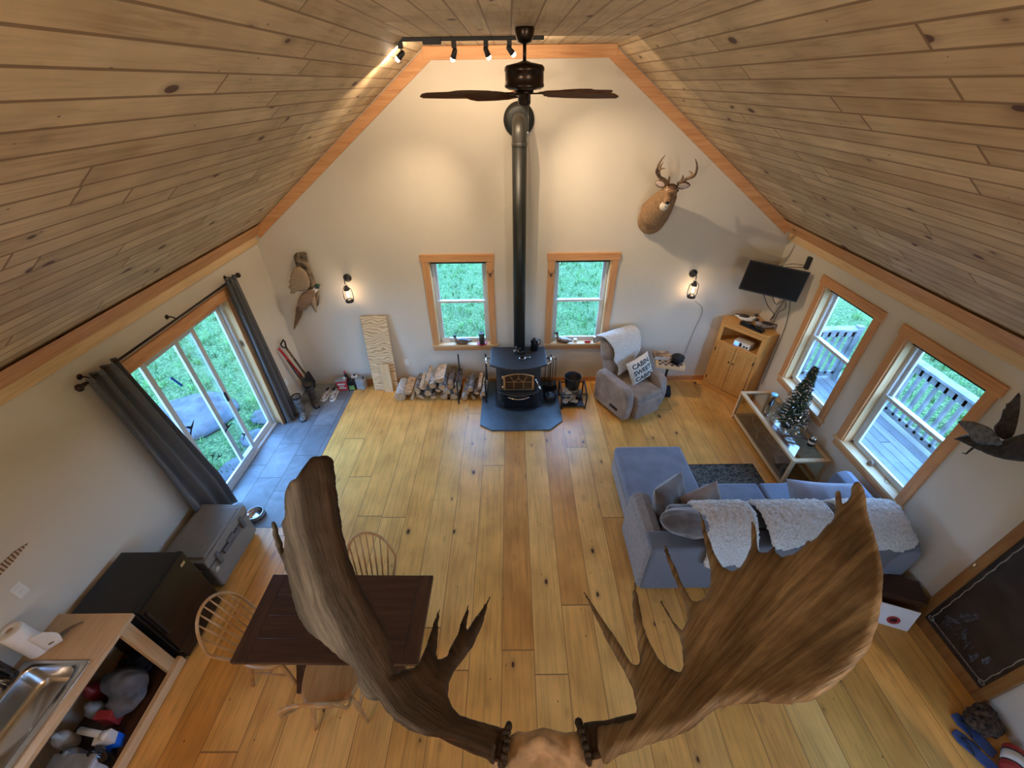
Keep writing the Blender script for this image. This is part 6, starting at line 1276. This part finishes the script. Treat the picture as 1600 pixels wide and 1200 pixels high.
# camera distance (m) at places on the right antler: beam close, tines reaching forward, palm cupped with its outer rim rolled toward the viewer
CR_ = [(930, 1160, .86), (1000, 1140, .87), (1080, 1110, .89), (1150, 1095, .90), (915, 940, 1.12), (960, 1030, .98), (990, 930, 1.16), (1010, 1000, 1.03), (1040, 1060, .93), (1035, 860, 1.18), (1075, 930, 1.08), (1030, 940, 1.16), (1095, 800, 1.25), (1115, 880, 1.13), (1120, 960, 1.02), (1175, 820, 1.22), (1180, 880, 1.12), (1200, 960, 1.03), (1210, 1040, .95), (1250, 860, 1.15), (1280, 940, 1.06), (1280, 1040, .94), (1305, 780, 1.25), (1335, 760, 1.20), (1350, 850, 1.08), (1360, 900, 1.00), (1378, 900, .93), (1382, 950, .90), (1360, 1000, .88), (1310, 1060, .87), (1240, 1095, .87)]
CLP = [(966, 1034), (950, 1045), (905, 1047), (830, 1020), (765, 1000), (736, 970), (722, 930), (728, 880), (745, 838), (780, 795), (815, 745), (842, 690), (866, 620), (881, 548), (845, 600), (805, 662), (792, 682), (790, 670), (797, 630), (799, 577), (772, 640), (752, 700), (712, 780), (682, 792), (680, 770), (685, 700), (690, 593), (665, 650), (640, 730), (612, 800), (590, 822), (550, 828), (522, 850), (516, 800), (506, 720), (480, 660), (440, 590), (400, 520), (370, 460), (345, 390), (325, 300), (310, 200), (299, 110), (293, 45), (280, 28), (258, 22), (234, 31), (212, 27), (196, 45), (165, 85), (147, 113), (125, 121), (112, 150), (106, 200), (109, 260), (98, 266), (94, 280), (108, 335), (107, 388), (92, 335), (76, 280), (60, 264), (57, 290), (65, 340), (85, 388), (100, 425), (120, 480), (140, 560), (165, 640), (200, 690), (260, 740), (320, 790), (370, 830), (378, 850), (380, 890), (395, 922), (420, 945), (450, 951), (464, 942), (480, 975), (520, 1025), (580, 1065), (640, 1082), (740, 1100), (810, 1130), (860, 1165), (893, 1196), (900, 1150), (930, 1090), (958, 1050)]
PL = [(400+x/2.4, 700+y/2.4) for x, y in CLP]
CL_ = [(490, 715, 1.06), (525, 718, 1.065), (506, 735, 1.085), (455, 758, 1.02), (490, 770, 1.055), (530, 765, 1.04), (446, 825, 1.065), (470, 830, .985), (505, 835, 1.018), (538, 830, 1.0),
 (459, 895, 1.04), (487, 900, .95), (525, 900, .978), (562, 900, .963), (484, 960, .995), (515, 960, .92), (555, 962, .945), (597, 965, .93), (530, 1015, .955), (560, 1020, .895), (590, 1020, .91), (612, 1035, .905),
 (562, 1056, .935), (575, 1090, .93), (600, 1070, .88), (640, 1105, .875), (690, 1125, .87), (740, 1145, .865), (790, 1165, .86), (640, 1050, .925), (680, 1020, .97), (715, 1000, 1.01), (730, 1075, .91), (690, 950, 1.07), (733, 945, 1.10), (766, 935, 1.12), (425, 815, 1.10), (440, 855, 1.075)]
antler_shell('antler_palm', PR, CR_, .017, 15, 6.0, 'moose_antler', mo, 'fan')
antler_shell('antler_palm', PL, CL_, .015, 14, 6.0, 'moose_antler_shaded', mo, 'chain')
# rolled outer edge, main beams and burrs
def beam(pts, rad, mat, name, n=16):
    P = smooth_path([atd(*p) for p in pts], 5); o = MB().tube(P, lerp_list(rad, len(P)), n).build(name, mat, mo)
    nr = [w.normal.copy() for w in o.data.vertices]
    for w, n_ in zip(o.data.vertices, nr): p = w.co; w.co = p+n_*(.003*mnoise.noise(p*30))
    grain(o, 'chain' if pts[0][0] < 850 else 'fan')
    return o
beam([(918, 1158, .875), (960, 1150, .88), (1010, 1137, .885), (1050, 1122, .90), (1085, 1104, .915)], [.030, .029, .028, .024, .010], 'moose_antler_shaded', 'antler_beam')
beam([(786, 1166, .875), (760, 1157, .88), (725, 1146, .885), (690, 1132, .89), (655, 1118, .90)], [.028, .028, .027, .022, .012], 'moose_antler_shaded', 'antler_beam')
plain('skull_bone', (.42, .31, .22), .6, var=.25, sc=30, bump=.4, bsc=60)
def sp(u, v, d): return atd(u, v, d)
sb3 = MB(); up_s = 1
for a, b, ra, rb in (((800, 1195, .88), (912, 1198, .88), .045, .045), ((812, 1168, .885), (850, 1158, .885), .022, .024), ((850, 1158, .885), (895, 1168, .885), .024, .022), ((792, 1180, .88), (812, 1166, .88), .026, .026), ((922, 1180, .88), (898, 1166, .88), .026, .026), ((800, 1190, .86), (845, 1158, .855), .012, .012), ((845, 1158, .855), (898, 1192, .86), .012, .012)):
    sb3.tube([sp(*a), sp(*b)], [ra, rb], 12).ball(sp(*a), ra).ball(sp(*b), rb)
sb3.ball(sp(855, 1225, .87), (.055, .05, .06)).ball(sp(855, 1270, .85), (.06, .05, .07))
blob('skull_plate', sb3, 'skull_bone', mo, .006, 5)
for (u, v), s in (((790, 1163), 1), ((912, 1160), -1)):
    c0 = sp(u, v, .875); ring_ = MB(); rb_ = random.Random(u)
    ax_ = (sp(u-s*40, v-12, .88)-c0).normalized(); e1 = ax_.orthogonal().normalized(); e2 = ax_.cross(e1)
    for k in range(16):
        a = k*2*PI/16; q = c0+(e1*math.cos(a)+e2*math.sin(a))*.034; ring_.ball(q, rb_.uniform(.006, .010), 8, 6)
    ring_.build('burr', 'moose_antler_shaded', mo)
MB().tube([sp(855, 1260, .86), sp(855, 1290, .84), (.06, -5.46, 2.80)], [.03, .03, .03], 12).build('mount_bracket', 'dark_wood_z', mo)
